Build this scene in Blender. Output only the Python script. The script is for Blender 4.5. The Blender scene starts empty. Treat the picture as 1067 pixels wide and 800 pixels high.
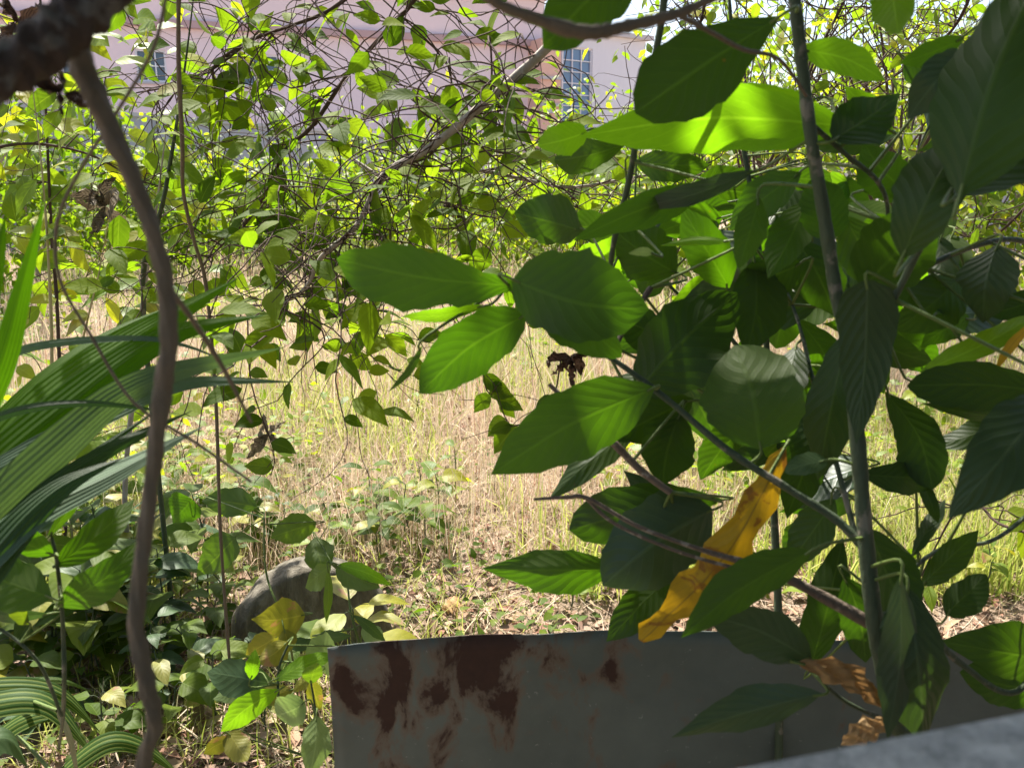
import bpy, math, random
import numpy as np
from mathutils import Vector
R = math.radians
rng = np.random.default_rng(7)
random.seed(7)
C = bpy.context.scene.collection

# ------------------------------------------------------------------ camera
FP = 900.0; CX, CY = 533.5, 400.0; HOR = 190.0
PITCH = math.atan((CY-HOR)/FP)
CAMZ = 1.5
cf = np.array([0, math.cos(PITCH), -math.sin(PITCH)])
cu = np.array([0, math.sin(PITCH), math.cos(PITCH)])
cr = np.array([1., 0, 0])
cam0 = np.array([0, 0, CAMZ])
def at(px, py, d):
    return cam0 + d*(cf + (px-CX)/FP*cr - (py-CY)/FP*cu)
def ray(px, py):
    return cf + (px-CX)/FP*cr - (py-CY)/FP*cu
def onz(px, py, z=0.0):
    r = ray(px, py); return cam0 + r*((z-CAMZ)/r[2])
def ony(px, py, y):
    r = ray(px, py); return cam0 + r*(y/r[1])
def nrm(v):
    v = np.asarray(v, float); return v/(np.linalg.norm(v)+1e-12)

cam = bpy.data.objects.new('camera', bpy.data.cameras.new('camera')); C.objects.link(cam)
cam.location = cam0; cam.rotation_euler = (R(90)-PITCH, 0, 0)
cam.data.sensor_width = 36; cam.data.lens = 36*FP/1067
cam.data.clip_start = .02; cam.data.clip_end = 1000
cam.data.dof.use_dof = True; cam.data.dof.focus_distance = 2.9
cam.data.dof.aperture_fstop = cam.data.lens/3.6
bpy.context.scene.camera = cam

# ------------------------------------------------------------------ light
SUN_EL, SUN_AZ = 57.0, -28.0          # azimuth measured from +Y toward +X
w = bpy.data.worlds.new('World'); bpy.context.scene.world = w; w.use_nodes = True
nt = w.node_tree; sky = nt.nodes.new('ShaderNodeTexSky'); sky.sky_type = 'NISHITA'
sky.sun_disc = False; sky.sun_elevation = R(SUN_EL); sky.sun_rotation = R(SUN_AZ)
sky.air_density = 1.0; sky.dust_density = 3.0; sky.ozone_density = 1.0
bg = nt.nodes['Background']; nt.links.new(sky.outputs[0], bg.inputs[0]); bg.inputs[1].default_value = 0.095
sl = bpy.data.lights.new('sun', 'SUN'); sl.energy = 5.0; sl.angle = R(.55); sl.color = (1, .95, .86)
so = bpy.data.objects.new('sun', sl); C.objects.link(so)
sd = Vector((math.sin(R(SUN_AZ))*math.cos(R(SUN_EL)), math.cos(R(SUN_AZ))*math.cos(R(SUN_EL)), math.sin(R(SUN_EL))))
so.rotation_euler = sd.to_track_quat('Z', 'Y').to_euler(); so.location = (0, 0, 8)
vs = bpy.context.scene.view_settings
vs.view_transform = 'Standard'; vs.look = 'None'; vs.gamma = 1; vs.exposure = 1.6
cy = bpy.context.scene.cycles
cy.max_bounces = 7; cy.diffuse_bounces = 4; cy.glossy_bounces = 2; cy.transmission_bounces = 5; cy.sample_clamp_indirect = 8

# ------------------------------------------------------------------ materials
class NT:
    def __init__(s, name):
        s.m = bpy.data.materials.new(name); s.m.use_nodes = True; s.t = s.m.node_tree
        for n in list(s.t.nodes): s.t.nodes.remove(n)
        s.out = s.n('ShaderNodeOutputMaterial')
    def n(s, typ, **kw):
        n = s.t.nodes.new(typ)
        for k, v in kw.items(): setattr(n, k, v)
        return n
    def l(s, a, b): s.t.links.new(a, b)
    def setin(s, sock, v):
        if isinstance(v, bpy.types.NodeSocket): s.l(v, sock)
        elif isinstance(v, (tuple, list)): sock.default_value = (*v[:3], 1) if sock.type == 'RGBA' else v
        else: sock.default_value = v
    def math(s, op, a, b=0.0, c=None):
        n = s.n('ShaderNodeMath', operation=op); s.setin(n.inputs[0], a); s.setin(n.inputs[1], b)
        if c is not None: s.setin(n.inputs[2], c)
        return n.outputs[0]
    def mix(s, f, a, b, mode='MIX'):
        n = s.n('ShaderNodeMix', data_type='RGBA', blend_type=mode); s.setin(n.inputs[0], f); s.setin(n.inputs[6], a); s.setin(n.inputs[7], b)
        return n.outputs[2]
    def noise(s, vec, scale, detail=3, rough=.55, dist=0):
        n = s.n('ShaderNodeTexNoise'); n.inputs['Scale'].default_value = scale; n.inputs['Detail'].default_value = detail
        n.inputs['Roughness'].default_value = rough; n.inputs['Distortion'].default_value = dist
        if vec is not None: s.l(vec, n.inputs['Vector'])
        return n.outputs[0]
    def ramp(s, f, stops):
        n = s.n('ShaderNodeValToRGB'); e = n.color_ramp.elements
        while len(e) < len(stops): e.new(.5)
        for i, (p, c) in enumerate(stops): e[i].position = p; e[i].color = (*c, 1)
        s.setin(n.inputs[0], f); return n.outputs[0]
    def obj(s): return s.n('ShaderNodeTexCoord').outputs['Object']
    def bump(s, h, strength=.5, dist=.01):
        n = s.n('ShaderNodeBump'); n.inputs['Strength'].default_value = strength; n.inputs['Distance'].default_value = dist
        s.l(h, n.inputs['Height']); return n.outputs[0]
    def bsdf(s, col, rough=.6, normal=None, spec=.5, metal=0):
        n = s.n('ShaderNodeBsdfPrincipled'); s.setin(n.inputs['Base Color'], col); s.setin(n.inputs['Roughness'], rough)
        n.inputs['Specular IOR Level'].default_value = spec; s.setin(n.inputs['Metallic'], metal)
        if normal is not None: s.l(normal, n.inputs['Normal'])
        return n.outputs[0]
    def done(s, sh): s.l(sh, s.out.inputs[0]); return s.m

def leafmat(name, cols, trans=.42, tcol=None, rough=.42, spec=.5, veins=9., vcol=None, stripes=0, spots=None, bump=.12, back=None, vs_=.14):
    """cols: ramp of leaf colours picked per leaf"""
    t = NT(name)
    isl = t.n('ShaderNodeNewGeometry'); oi = t.n('ShaderNodeObjectInfo')
    rnd = t.math('FRACT', t.math('ADD', t.math('MULTIPLY', isl.outputs['Random Per Island'], .97), t.math('MULTIPLY', oi.outputs['Random'], 3.7)))
    k = len(cols)
    base = t.ramp(rnd, [(i/(k-1) if k > 1 else 0, c) for i, c in enumerate(cols)]) if k > 1 else None
    if base is None:
        base = t.mix(0, cols[0], cols[0])
    uv = t.n('ShaderNodeUVMap').outputs[0]; sep = t.n('ShaderNodeSeparateXYZ'); t.l(uv, sep.inputs[0])
    ax = t.math('ABSOLUTE', t.math('SUBTRACT', sep.outputs[0], .5))
    pos = isl.outputs['Position']
    n1 = t.math('ADD', t.math('MULTIPLY', t.noise(pos, 30, 3), .5), t.math('MULTIPLY', t.noise(pos, 140, 3), .5))
    base = t.mix(t.math('MULTIPLY', n1, .9), base, t.mix(1, base, (.62, .7, .45), 'MULTIPLY'))
    if stripes:
        st = t.math('SINE', t.math('MULTIPLY', sep.outputs[0], stripes*6.283))
        hgt = st
        if vcol: base = t.mix(t.math('MULTIPLY', t.math('GREATER_THAN', st, .55), .8), base, vcol)
        mask = t.math('LESS_THAN', ax, .03)
    else:
        c = t.math('ADD', t.math('SUBTRACT', t.math('MULTIPLY', sep.outputs[1], veins), t.math('MULTIPLY', ax, veins*.55)), t.math('ADD', t.math('MULTIPLY', t.noise(pos, 9, 3), 2.2), t.math('MULTIPLY', rnd, 3.)))
        pp = t.math('ABSOLUTE', t.math('SUBTRACT', t.math('FRACT', c), .5))      # .5 at vein, 0 between
        sv = t.n('ShaderNodeMapRange', interpolation_type='SMOOTHSTEP'); t.l(pp, sv.inputs[0]); sv.inputs[1].default_value = .40; sv.inputs[2].default_value = .5
        mr = t.n('ShaderNodeMapRange', interpolation_type='SMOOTHSTEP'); t.l(ax, mr.inputs[0]); mr.inputs[1].default_value = .035; mr.inputs[2].default_value = .012
        mask = t.math('MAXIMUM', t.math('MULTIPLY', sv.outputs[0], .3), mr.outputs[0])
        hgt = t.math('SUBTRACT', t.math('MULTIPLY', t.math('SUBTRACT', .5, pp), 1.2), mask)
        vc = vcol or tuple(min(1, x*1.5+.03) for x in cols[len(cols)//2])
        base = t.mix(t.math('MULTIPLY', mask, vs_*2), base, vc)
    if spots:
        sp = t.noise(pos, spots[1], 4, .6, .6); mk = t.n('ShaderNodeMapRange'); t.l(sp, mk.inputs[0]); mk.inputs[1].default_value = spots[2]; mk.inputs[2].default_value = spots[2]+.06
        base = t.mix(mk.outputs[0], base, spots[0])
    b = t.bump(hgt, bump, .004)
    front = base
    if back: front = t.mix(isl.outputs['Backfacing'], base, t.mix(.6, base, back))
    rg = t.math('ADD', rough-.08, t.math('MULTIPLY', t.noise(pos, 12, 2), .2))
    p = t.bsdf(front, rg, b, spec)
    tr = t.n('ShaderNodeBsdfTranslucent')
    tc = t.mix(1, base, tcol or (1.6, 1.75, .55), 'MULTIPLY')
    t.l(tc, tr.inputs[0]); t.l(b, tr.inputs[1])
    mx = t.n('ShaderNodeMixShader'); mx.inputs[0].default_value = trans; t.l(p, mx.inputs[1]); t.l(tr.outputs[0], mx.inputs[2])
    return t.done(mx.outputs[0])

def barkmat(name, c1, c2, scale=60, rough=.8, spots=None):
    t = NT(name); pos = t.n('ShaderNodeNewGeometry').outputs['Position']
    mp = t.n('ShaderNodeMapping'); t.l(pos, mp.inputs[0]); mp.inputs['Scale'].default_value = (1, 1, .35)
    n1 = t.noise(mp.outputs[0], scale, 5, .65); n2 = t.noise(pos, scale*.2, 3)
    col = t.mix(n1, c1, c2); col = t.mix(t.math('MULTIPLY', n2, .6), col, t.mix(.5, c1, c2))
    if spots:
        mk = t.n('ShaderNodeMapRange'); t.l(t.noise(pos, scale*.5, 3), mk.inputs[0]); mk.inputs[1].default_value = .58; mk.inputs[2].default_value = .64
        col = t.mix(mk.outputs[0], col, spots)
    return t.done(t.bsdf(col, rough, t.bump(n1, .9, .006), .2))

M = {}
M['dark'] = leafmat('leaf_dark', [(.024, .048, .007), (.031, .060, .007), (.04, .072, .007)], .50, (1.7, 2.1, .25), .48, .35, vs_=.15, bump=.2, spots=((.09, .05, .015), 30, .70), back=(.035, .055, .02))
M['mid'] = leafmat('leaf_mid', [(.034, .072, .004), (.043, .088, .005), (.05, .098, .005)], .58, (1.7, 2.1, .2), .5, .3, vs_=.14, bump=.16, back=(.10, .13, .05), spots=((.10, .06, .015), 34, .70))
M['bright'] = leafmat('leaf_bright_sunlit', [(.13, .25, .012), (.17, .29, .014)], .62, (1.5, 1.7, .4), .45)  # yellow green; sunlight on the upper shrub leaves is put into this colour
M['blue'] = leafmat('leaf_waxy_sky_sheen', [(.04, .07, .038), (.05, .085, .042)], .18, None, .36, .5, bump=.15)  # waxy leaf, bluish sky reflection mixed into the base colour
M['ribbed'] = leafmat('leaf_ribbed', [(.034, .062, .022), (.04, .07, .024)], .25, None, .5, .4, veins=10, bump=.32)
M['yellow'] = leafmat('leaf_yellow', [(.50, .32, .014)], .40, (1.3, 1.1, .5), .5, vcol=(.25, .17, .02), spots=((.24, .12, .015), 30, .545), veins=10, vs_=.5)
M['dry'] = leafmat('leaf_dry', [(.46, .27, .13), (.52, .33, .18)], .3, (1.2, 1, .8), .7, .2, vcol=(.4, .22, .1), bump=.3)
M['creeper'] = leafmat('leaf_creeper', [(.07, .12, .012), (.10, .16, .014), (.14, .20, .018), (.18, .24, .022), (.20, .25, .025)], .64, (1.5, 1.7, .4), .62, .2, veins=6)
M['lime'] = leafmat('leaf_lime', [(.12, .19, .016), (.17, .25, .02), (.23, .30, .03), (.40, .36, .04)], .58, (1.4, 1.5, .4), .5, veins=6)
M['sap'] = leafmat('leaf_sapling', [(.055, .095, .010), (.08, .13, .011), (.11, .16, .013), (.16, .20, .018)], .5, (1.5, 1.7, .3), .55, .25, veins=8, back=(.13, .17, .1))
M['sapblue'] = leafmat('leaf_sapling_waxy_sheen', [(.055, .095, .045), (.07, .115, .05)], .3, None, .5, .25, veins=8)  # waxy sapling leaf with the bluish sky sheen in its colour
M['sapyel'] = leafmat('leaf_sapling_yellow', [(.22, .22, .03), (.30, .27, .04)], .4, (1.2, 1.2, .5), .5, spots=((.30, .17, .08), 25, .6), veins=8)
M['pale'] = leafmat('leaf_pale', [(.24, .32, .15), (.30, .38, .17)], .35, (1.1, 1.2, .6), .5, veins=8)
M['strap'] = leafmat('leaf_strap', [(.05, .115, .007), (.062, .135, .008)], .55, (1.7, 2.0, .25), .58, .2, stripes=8, bump=.16)
M['strapblue'] = leafmat('leaf_strap_sheen', [(.085, .14, .085), (.10, .155, .095)], .2, None, .5, .3, stripes=8, bump=.2)  # pale bluish sheen painted as the base colour
M['strapdark'] = leafmat('leaf_strap_dark', [(.025, .06, .014), (.035, .075, .016)], .35, None, .42, stripes=7, bump=.3)
M['stripe'] = leafmat('leaf_striped', [(.035, .08, .015), (.045, .09, .015)], .35, None, .6, stripes=5, vcol=(.15, .19, .05), bump=.15, spec=.15)
M['bark'] = barkmat('bark_vine', (.07, .055, .038), (.23, .185, .13), 120)
M['barkdark'] = barkmat('bark_dark', (.022, .016, .012), (.085, .062, .048), 90, spots=(.11, .10, .085))
M['barkgrey'] = barkmat('bark_grey', (.20, .17, .14), (.42, .37, .32), 70, spots=(.36, .34, .3))
M['barkbrown'] = barkmat('bark_brown', (.07, .052, .038), (.20, .155, .115), 110, spots=(.27, .23, .18))
M['twig'] = barkmat('bark_twig', (.045, .028, .022), (.11, .07, .055), 80)
M['stem'] = barkmat('stem_green', (.035, .055, .03), (.08, .10, .055), 70, .6, spots=(.16, .15, .11))
M['petiole'] = barkmat('petiole_green', (.08, .13, .03), (.14, .18, .05), 60, .5)
M['cane'] = barkmat('cane_straw', (.30, .26, .13), (.42, .38, .2), 60, .6)

# ------------------------------------------------------------------ mesh builder (quads only)
class MB:
    def __init__(s): s.v = []; s.f = []; s.uv = []; s.mi = []; s.n = 0
    def add(s, v, f, uv=None, mi=0):
        v = np.asarray(v, float).reshape(-1, 3); f = np.asarray(f, int).reshape(-1, 4)
        s.v.append(v); s.f.append(f+s.n); s.n += len(v)
        s.uv.append(np.asarray(uv, float).reshape(-1, 2) if uv is not None else np.full((len(f)*4, 2), .5))
        s.mi.append(np.full(len(f), mi, int))
    def tube(s, pts, rad, n=6, mi=0, smooth=True, sub=4, cap=True, knob=0, bumpy=0):
        P = np.asarray(pts, float)
        rad = np.asarray(rad if hasattr(rad, '__len__') else [rad]*len(P), float)
        if smooth and len(P) > 2: P, rad = spline(P, rad, sub)
        if knob: rad = rad*(1+knob*(rng.random(len(rad))-.5)*2)
        T = np.gradient(P, axis=0); T /= np.linalg.norm(T, axis=1)[:, None]+1e-9
        a = np.array([0, 0, 1.]) if abs(T[0][2]) < .9 else np.array([1., 0, 0])
        V = []; bp_ = rng.random(4)*6 if bumpy else None
        for i in range(len(P)):
            a = nrm(a-T[i]*a.dot(T[i])); b = np.cross(T[i], a)
            ang = np.arange(n)/n*2*np.pi
            rr_ = rad[i]*(1+bumpy*(.6*np.sin(ang*2+i*.35+bp_[0])*np.sin(i*.23+bp_[1])+.5*np.sin(ang*5+i*.6+bp_[2])+.5*np.sin(i*.9+bp_[3])*np.cos(ang+i*.1)))[:, None] if bumpy else rad[i]
            V.append(P[i]+rr_*(np.cos(ang)[:, None]*a+np.sin(ang)[:, None]*b))
        k = len(P); V = np.concatenate(V)
        i, j = np.meshgrid(np.arange(k-1), np.arange(n), indexing='ij'); i = i.ravel(); j = j.ravel(); j2 = (j+1) % n
        F = np.stack([i*n+j, i*n+j2, (i+1)*n+j2, (i+1)*n+j], 1)
        s.add(V, F, None, mi)
    def box(s, lo, hi, mi=0, M3=None, T=None):
        x0, y0, z0 = lo; x1, y1, z1 = hi
        v = np.array([[x0,y0,z0],[x1,y0,z0],[x1,y1,z0],[x0,y1,z0],[x0,y0,z1],[x1,y0,z1],[x1,y1,z1],[x0,y1,z1]], float)
        if M3 is not None: v = v@np.asarray(M3).T
        if T is not None: v = v+T
        s.add(v, [[0,3,2,1],[4,5,6,7],[0,1,5,4],[1,2,6,5],[2,3,7,6],[3,0,4,7]], None, mi)
    def build(s, name, mats, parent=None, smooth=True, origin=None):
        V = np.concatenate(s.v); F = np.concatenate(s.f); UV = np.concatenate(s.uv); MI = np.concatenate(s.mi)
        if origin is None: origin = np.zeros(3)
        V = V-origin
        me = bpy.data.meshes.new(name); me.vertices.add(len(V)); me.vertices.foreach_set('co', V.ravel())
        me.loops.add(len(F)*4); me.loops.foreach_set('vertex_index', F.ravel())
        me.polygons.add(len(F)); me.polygons.foreach_set('loop_start', np.arange(len(F))*4)
        me.polygons.foreach_set('loop_total', np.full(len(F), 4))
        ul = me.uv_layers.new(name='UVMap'); ul.data.foreach_set('uv', UV.ravel())
        if not isinstance(mats, (list, tuple)): mats = [mats]
        for m in mats: me.materials.append(m)
        me.polygons.foreach_set('material_index', MI)
        me.polygons.foreach_set('use_smooth', np.full(len(F), smooth))
        me.update(); me.validate()
        o = bpy.data.objects.new(name, me); C.objects.link(o)
        if parent is not None:
            o.parent = parent; o.location = Vector(origin)-parent.location
        else: o.location = origin
        return o

def spline(P, rad, sub):
    n = len(P); out = []; ro = []
    for i in range(n-1):
        p0 = P[max(i-1, 0)]; p1 = P[i]; p2 = P[i+1]; p3 = P[min(i+2, n-1)]
        for k in range(sub):
            t = k/sub
            out.append(.5*((2*p1)+(-p0+p2)*t+(2*p0-5*p1+4*p2-p3)*t*t+(-p0+3*p1-3*p2+p3)*t**3)); ro.append(rad[i]*(1-t)+rad[i+1]*t)
    out.append(P[-1]); ro.append(rad[-1]); return np.array(out), np.array(ro)

PROF = {'ovate': (.75, 1.25), 'obov': (1.05, .62), 'ell': (.85, 1.0), 'lance': (.9, 1.2), 'heart': (.38, 1.05), 'strap': (.35, 1.0), 'band': (.42, .3), 'oblong': (.5, .5), 'round': (.6, .75)}
def prof(kind, t):
    a, b = PROF[kind]; t = np.clip(t, .0005, .9995); m = a/(a+b)
    w = (t/m)**a*((1-t)/(1-m))**b
    return np.maximum(w, .015)

def leaf_geo(A, width, side, kind='ell', fold=.15, wave=.06, nu=14, nv=6, twist=0., crumple=0., seed=None):
    r = np.random.default_rng(seed if seed is not None else rng.integers(1 << 30))
    A = np.asarray(A, float)
    P, _ = spline(A, np.zeros(len(A)), 8) if len(A) > 2 else (np.linspace(A[0], A[1], 9), None)
    s = np.concatenate([[0], np.cumsum(np.linalg.norm(np.diff(P, axis=0), axis=1))]); s /= s[-1]
    t = np.linspace(0, 1, nu+1)
    P = np.stack([np.interp(t, s, P[:, k]) for k in range(3)], 1)
    T = np.gradient(P, axis=0); T /= np.linalg.norm(T, axis=1)[:, None]+1e-9
    S = side-T*(T@side)[:, None]; S /= np.linalg.norm(S, axis=1)[:, None]+1e-9
    N = np.cross(S, T)
    if twist:
        an = twist*(t-.3); S, N = S*np.cos(an)[:, None]+N*np.sin(an)[:, None], N*np.cos(an)[:, None]-S*np.sin(an)[:, None]
    wd = prof(kind, t)*width*.5
    asym = 1+r.uniform(-.13, .13); ph = r.random(4)*6.28; v = np.linspace(-1, 1, nv+1)
    V = np.zeros((nu+1, nv+1, 3))
    L = np.linalg.norm(A[-1]-A[0])
    for j, vv in enumerate(v):
        k = 0 if vv < 0 else 1
        edge = 1+wave*1.2*np.sin(t*15+ph[k])*np.sin(t*6+ph[k+2])+wave*.5*np.sin(t*43+ph[k+1])
        wj = wd*(edge if abs(vv) > .9 else 1)*(asym if k else 2-asym)
        h = fold*abs(vv)*wd+wave*wd*abs(vv)**1.5*np.sin(t*11+ph[k])*1.2 - .10*wd*abs(vv)**2
        if crumple: h = h+crumple*wd*(np.sin(t*23+vv*4+ph[0])+.7*np.sin(t*41-vv*7+ph[1])); wj = wj*(1-.35*abs(vv)*np.sin(t*13+ph[2])**2)
        V[:, j] = P+S*(vv*wj)[:, None]+N*h[:, None]
    i, j = np.meshgrid(np.arange(nu), np.arange(nv), indexing='ij'); i = i.ravel(); j = j.ravel(); q = nv+1
    F = np.stack([i*q+j, i*q+j+1, (i+1)*q+j+1, (i+1)*q+j], 1)
    U = (v+1)/2
    uv = np.stack([np.stack([U[j], t[i]], 1), np.stack([U[j+1], t[i]], 1), np.stack([U[j+1], t[i+1]], 1), np.stack([U[j], t[i+1]], 1)], 1)
    return V.reshape(-1, 3), F, uv.reshape(-1, 2)

TM = {}
def template(kind, ratio, fold=.2, nu=3, nv=2):
    key = (kind, ratio, fold, nu, nv)
    if key not in TM:
        TM[key] = leaf_geo([(0, 0, 0), (0, .5, .04), (0, 1, -.08)], ratio, np.array([1., 0, 0]), kind, fold, .03, nu, nv, seed=3)
    return TM[key]
def scatter_leaves(mb, P, D, Nn, size, kind='ovate', ratio=.5, fold=.2, mi=0, nu=3, nv=2):
    """vectorised: many leaves, base at P, pointing D, normal about Nn"""
    V, F, uv = template(kind, ratio, fold, nu, nv)
    P = np.asarray(P); n = len(P); D = D/(np.linalg.norm(D, axis=1)[:, None]+1e-9)
    X = np.cross(D, Nn); X /= np.linalg.norm(X, axis=1)[:, None]+1e-9; Z = np.cross(X, D)
    W = (V[None, :, 0, None]*X[:, None]+V[None, :, 1, None]*D[:, None]+V[None, :, 2, None]*Z[:, None])*np.asarray(size)[:, None, None]+P[:, None]
    Fs = (F[None]+(np.arange(n)*len(V))[:, None, None]).reshape(-1, 4)
    mb.add(W.reshape(-1, 3), Fs, np.tile(uv, (n, 1)), mi)

# ------------------------------------------------------------------ naming helpers
def tag(o, label=None, cat=None, group=None, kind=None):
    if label: o['label'] = label
    if cat: o['category'] = cat
    if group: o['group'] = group
    if kind: o['kind'] = kind
    return o
def thing(name, loc, label, cat, group=None):
    o = bpy.data.objects.new(name, None); o.empty_display_size = .05; C.objects.link(o); o.location = Vector(loc)
    return tag(o, label, cat, group)

VIEW = cf
def sidevec(a, b, roll):
    t = nrm(b-a); s = nrm(np.cross(t, nrm((a+b)/2-cam0))); n = np.cross(s, t)
    return s*math.cos(roll)+n*math.sin(roll)

def nearest(curves, p):
    best = None
    for c in curves:
        d = np.linalg.norm(c-p, axis=1); k = d.argmin()
        if best is None or d[k] < best[0]: best = (d[k], c[k])
    return best
def curve_pts(pts): return spline(np.array(pts), np.zeros(len(pts)), 6)[0]

def hero_leaf(parent, spec, stems, pet, name='leaf', petr=.0014, nu=18, nv=8):
    """spec: bx,by,tx,ty,w,d, mat, kind, roll, bend, ddepth, droop"""
    bx, by, tx, ty, wpx, d, mat = spec[:7]
    kw = dict(kind='ell', roll=random.uniform(-.5, .5), bend=random.uniform(-.06, .06), dd=random.uniform(-.06, .06), crumple=0, fold=random.uniform(.05, .3), wave=.07, label=None, twist=random.uniform(-.4, .4))
    if len(spec) > 7: kw.update(spec[7])
    a = at(bx, by, d); b = at(tx, ty, d+kw['dd'])
    L = math.hypot(tx-bx, ty-by); ox, oy = -(ty-by), (tx-bx)
    m = at((bx+tx)/2+ox*kw['bend'], (by+ty)/2+oy*kw['bend'], d+kw['dd']/2-random.uniform(-.05, .24)*L/FP*d)
    side = sidevec(a, b, kw['roll']); wd = wpx/FP*d/max(.35, math.cos(kw['roll']))*1.04
    mb = MB(); g = leaf_geo([a, m, b], wd, side, kw['kind'], kw['fold'], kw['wave'], nu, nv, kw['twist'], kw['crumple'])
    mb.add(*g)
    o = mb.build(name, M[mat], parent, origin=a)
    if kw['label']: o['label'] = kw['label']
    if stems:
        dist, q = nearest(stems, a)
        if dist > .004:
            t = nrm(a-m)
            c = a+t*min(.018, dist*.25)
            pm = MB(); pm.tube([a-t*.01, c, q], [petr, petr*1.15, petr*1.5], 5, 0)
            po = pm.build('leaf_stalk', M['petiole'], None, origin=a); po.parent = o; po.location = (0, 0, 0)
    return o

def pathpx(pts, d0, d1=None):
    d1 = d1 if d1 is not None else d0; n = len(pts)
    return [at(p[0], p[1], (p[2] if len(p) > 2 else d0+(d1-d0)*i/max(1, n-1))) for i, p in enumerate(pts)]

# =================================================================== SETTING
def ground_z(x, y):
    near = np.clip(1-(np.hypot(x, y-4)/18), 0, 1)
    return near*(.035*np.sin(x*2.1+.6)*np.cos(y*1.7)+.02*np.sin(x*5.3+y*3.1))
g = MB()
xs = np.unique(np.concatenate([np.linspace(-400, -14, 8), np.arange(-14, 14, .35), np.linspace(14, 400, 8)]))
ys = np.unique(np.concatenate([np.linspace(-60, -4, 5), np.arange(-4, 26, .35), np.linspace(26, 700, 8)]))
X, Y = np.meshgrid(xs, ys); Zg = ground_z(X, Y)
V = np.stack([X, Y, Zg], 2).reshape(-1, 3); nx = len(xs)
i, j = np.meshgrid(np.arange(len(ys)-1), np.arange(nx-1), indexing='ij'); i = i.ravel(); j = j.ravel()
g.add(V, np.stack([i*nx+j, i*nx+j+1, (i+1)*nx+j+1, (i+1)*nx+j], 1))
t = NT('ground_dry_earth'); p = t.obj()
c = t.ramp(t.noise(p, 1.1, 6, .6), [(.3, (.22, .15, .10)), (.5, (.40, .30, .22)), (.7, (.55, .43, .34))])
c = t.mix(t.math('MULTIPLY', t.noise(p, 40, 4), .6), c, (.12, .08, .05))
fine = t.noise(p, 90, 4, .7)
M['ground'] = t.done(t.bsdf(c, .95, t.bump(fine, .9, .03), .1))
tag(g.build('ground', M['ground']), kind='structure')

# --- dry grass
def cone_xy(n, y0, y1, pw=1.6, margin=.12, xlim=(-60, 1130)):
    """random ground points inside the view cone, denser near"""
    u = rng.random(n); y = y0*(y1/y0)**(u**pw)
    px = xlim[0]+rng.random(n)*(xlim[1]-xlim[0])
    x = (px-CX)/FP*y*math.cos(PITCH)*1.03+rng.normal(0, .1, n)
    return x, y
def blades(mb, x, y, h, wd, lean, mi=0, z0=None):
    n = len(x); z = ground_z(x, y) if z0 is None else z0
    a = rng.random(n)*2*np.pi; l = rng.random(n)**1.3*lean
    base = np.stack([x, y, z-.01], 1); dr = np.stack([np.cos(a), np.sin(a), np.zeros(n)], 1)
    b = rng.random(n)*2*np.pi; sd_ = np.stack([np.cos(b), np.sin(b)*.5, np.zeros(n)], 1)
    up = np.array([0, 0, 1.])
    ts = [0, .35, .7, 1.]; ws = [1, .9, .6, .1]; rows = []
    for tt, ww in zip(ts, ws):
        c = base+dr*(l*h*tt**1.8)[:, None]+up*(h*tt*(1-.35*np.minimum(l, 1.5)*tt))[:, None]
        rows += [c-sd_*(wd*ww)[:, None]*.5, c+sd_*(wd*ww)[:, None]*.5]
    V = np.stack(rows, 1)       # n,8,3
    F = np.array([[0, 1, 3, 2], [2, 3, 5, 4], [4, 5, 7, 6]])
    Fs = (F[None]+(np.arange(n)*8)[:, None, None]).reshape(-1, 4)
    mb.add(V.reshape(-1, 3), Fs, None, mi)
def strawmat(name, cols, trans=.3):
    t = NT(name); isl = t.n('ShaderNodeNewGeometry').outputs['Random Per Island']; k = len(cols)
    base = t.ramp(isl, [(i/(k-1), c) for i, c in enumerate(cols)])
    p = t.bsdf(base, .7, None, .25); tr = t.n('ShaderNodeBsdfTranslucent'); t.l(base, tr.inputs[0])
    mx = t.n('ShaderNodeMixShader'); mx.inputs[0].default_value = trans; t.l(p, mx.inputs[1]); t.l(tr.outputs[0], mx.inputs[2])
    return t.done(mx.outputs[0])
M['straw'] = strawmat('dry_grass', [(.40, .20, .13), (.58, .46, .33), (.68, .56, .42), (.60, .42, .31), (.74, .64, .48), (.34, .22, .15), (.64, .60, .34), (.70, .55, .45)])
M['weed'] = strawmat('green_grass', [(.26, .34, .05), (.38, .43, .08), (.52, .52, .16), (.15, .24, .03)], .5)
M['litter'] = strawmat('dead_leaves', [(.17, .10, .06), (.28, .18, .12), (.36, .25, .18), (.10, .06, .035), (.25, .12, .08), (.42, .32, .19), (.07, .04, .03)], .1)
M['sticks'] = strawmat('dead_sticks', [(.30, .24, .17), (.44, .36, .26), (.18, .12, .08)], 0)

mb = MB()
x, y = cone_xy(52000, 3.3, 26, 1.05)
keep = rng.random(len(x)) < np.clip((y-2.6)/1.8, .08, 1); x, y = x[keep], y[keep]
clump = np.sin(x*1.7+1)*np.sin(y*1.3+.4)+.6*np.sin(x*4.1)*np.cos(y*3.3)
k = rng.random(len(x)) < .55+.35*clump; x, y = x[k], y[k]
h = (.09+.24*rng.random(len(x))**1.6)*np.clip(.6+.1*y, .6, 1.4); blades(mb, x, y, h, .003+.0008*y*rng.random(len(x)), 2.2)
x, y = cone_xy(9000, 5, 24, 1.0); blades(mb, x, y, .35+.4*rng.random(len(x)), .004+.0008*y, .6)
x, y = cone_xy(15000, 3.1, 8, 1.0); blades(mb, x, y, .12+.36*rng.random(len(x))**1.5, .0028+.0012*rng.random(len(x)), .9)
tag(mb.build('dry_grass', M['straw'], smooth=False), 'pale dry straw grass covering the sunlit field', 'dry grass', kind='stuff')
mb = MB()
x, y = cone_xy(60000, 2.9, 18, 1.1)
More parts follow.
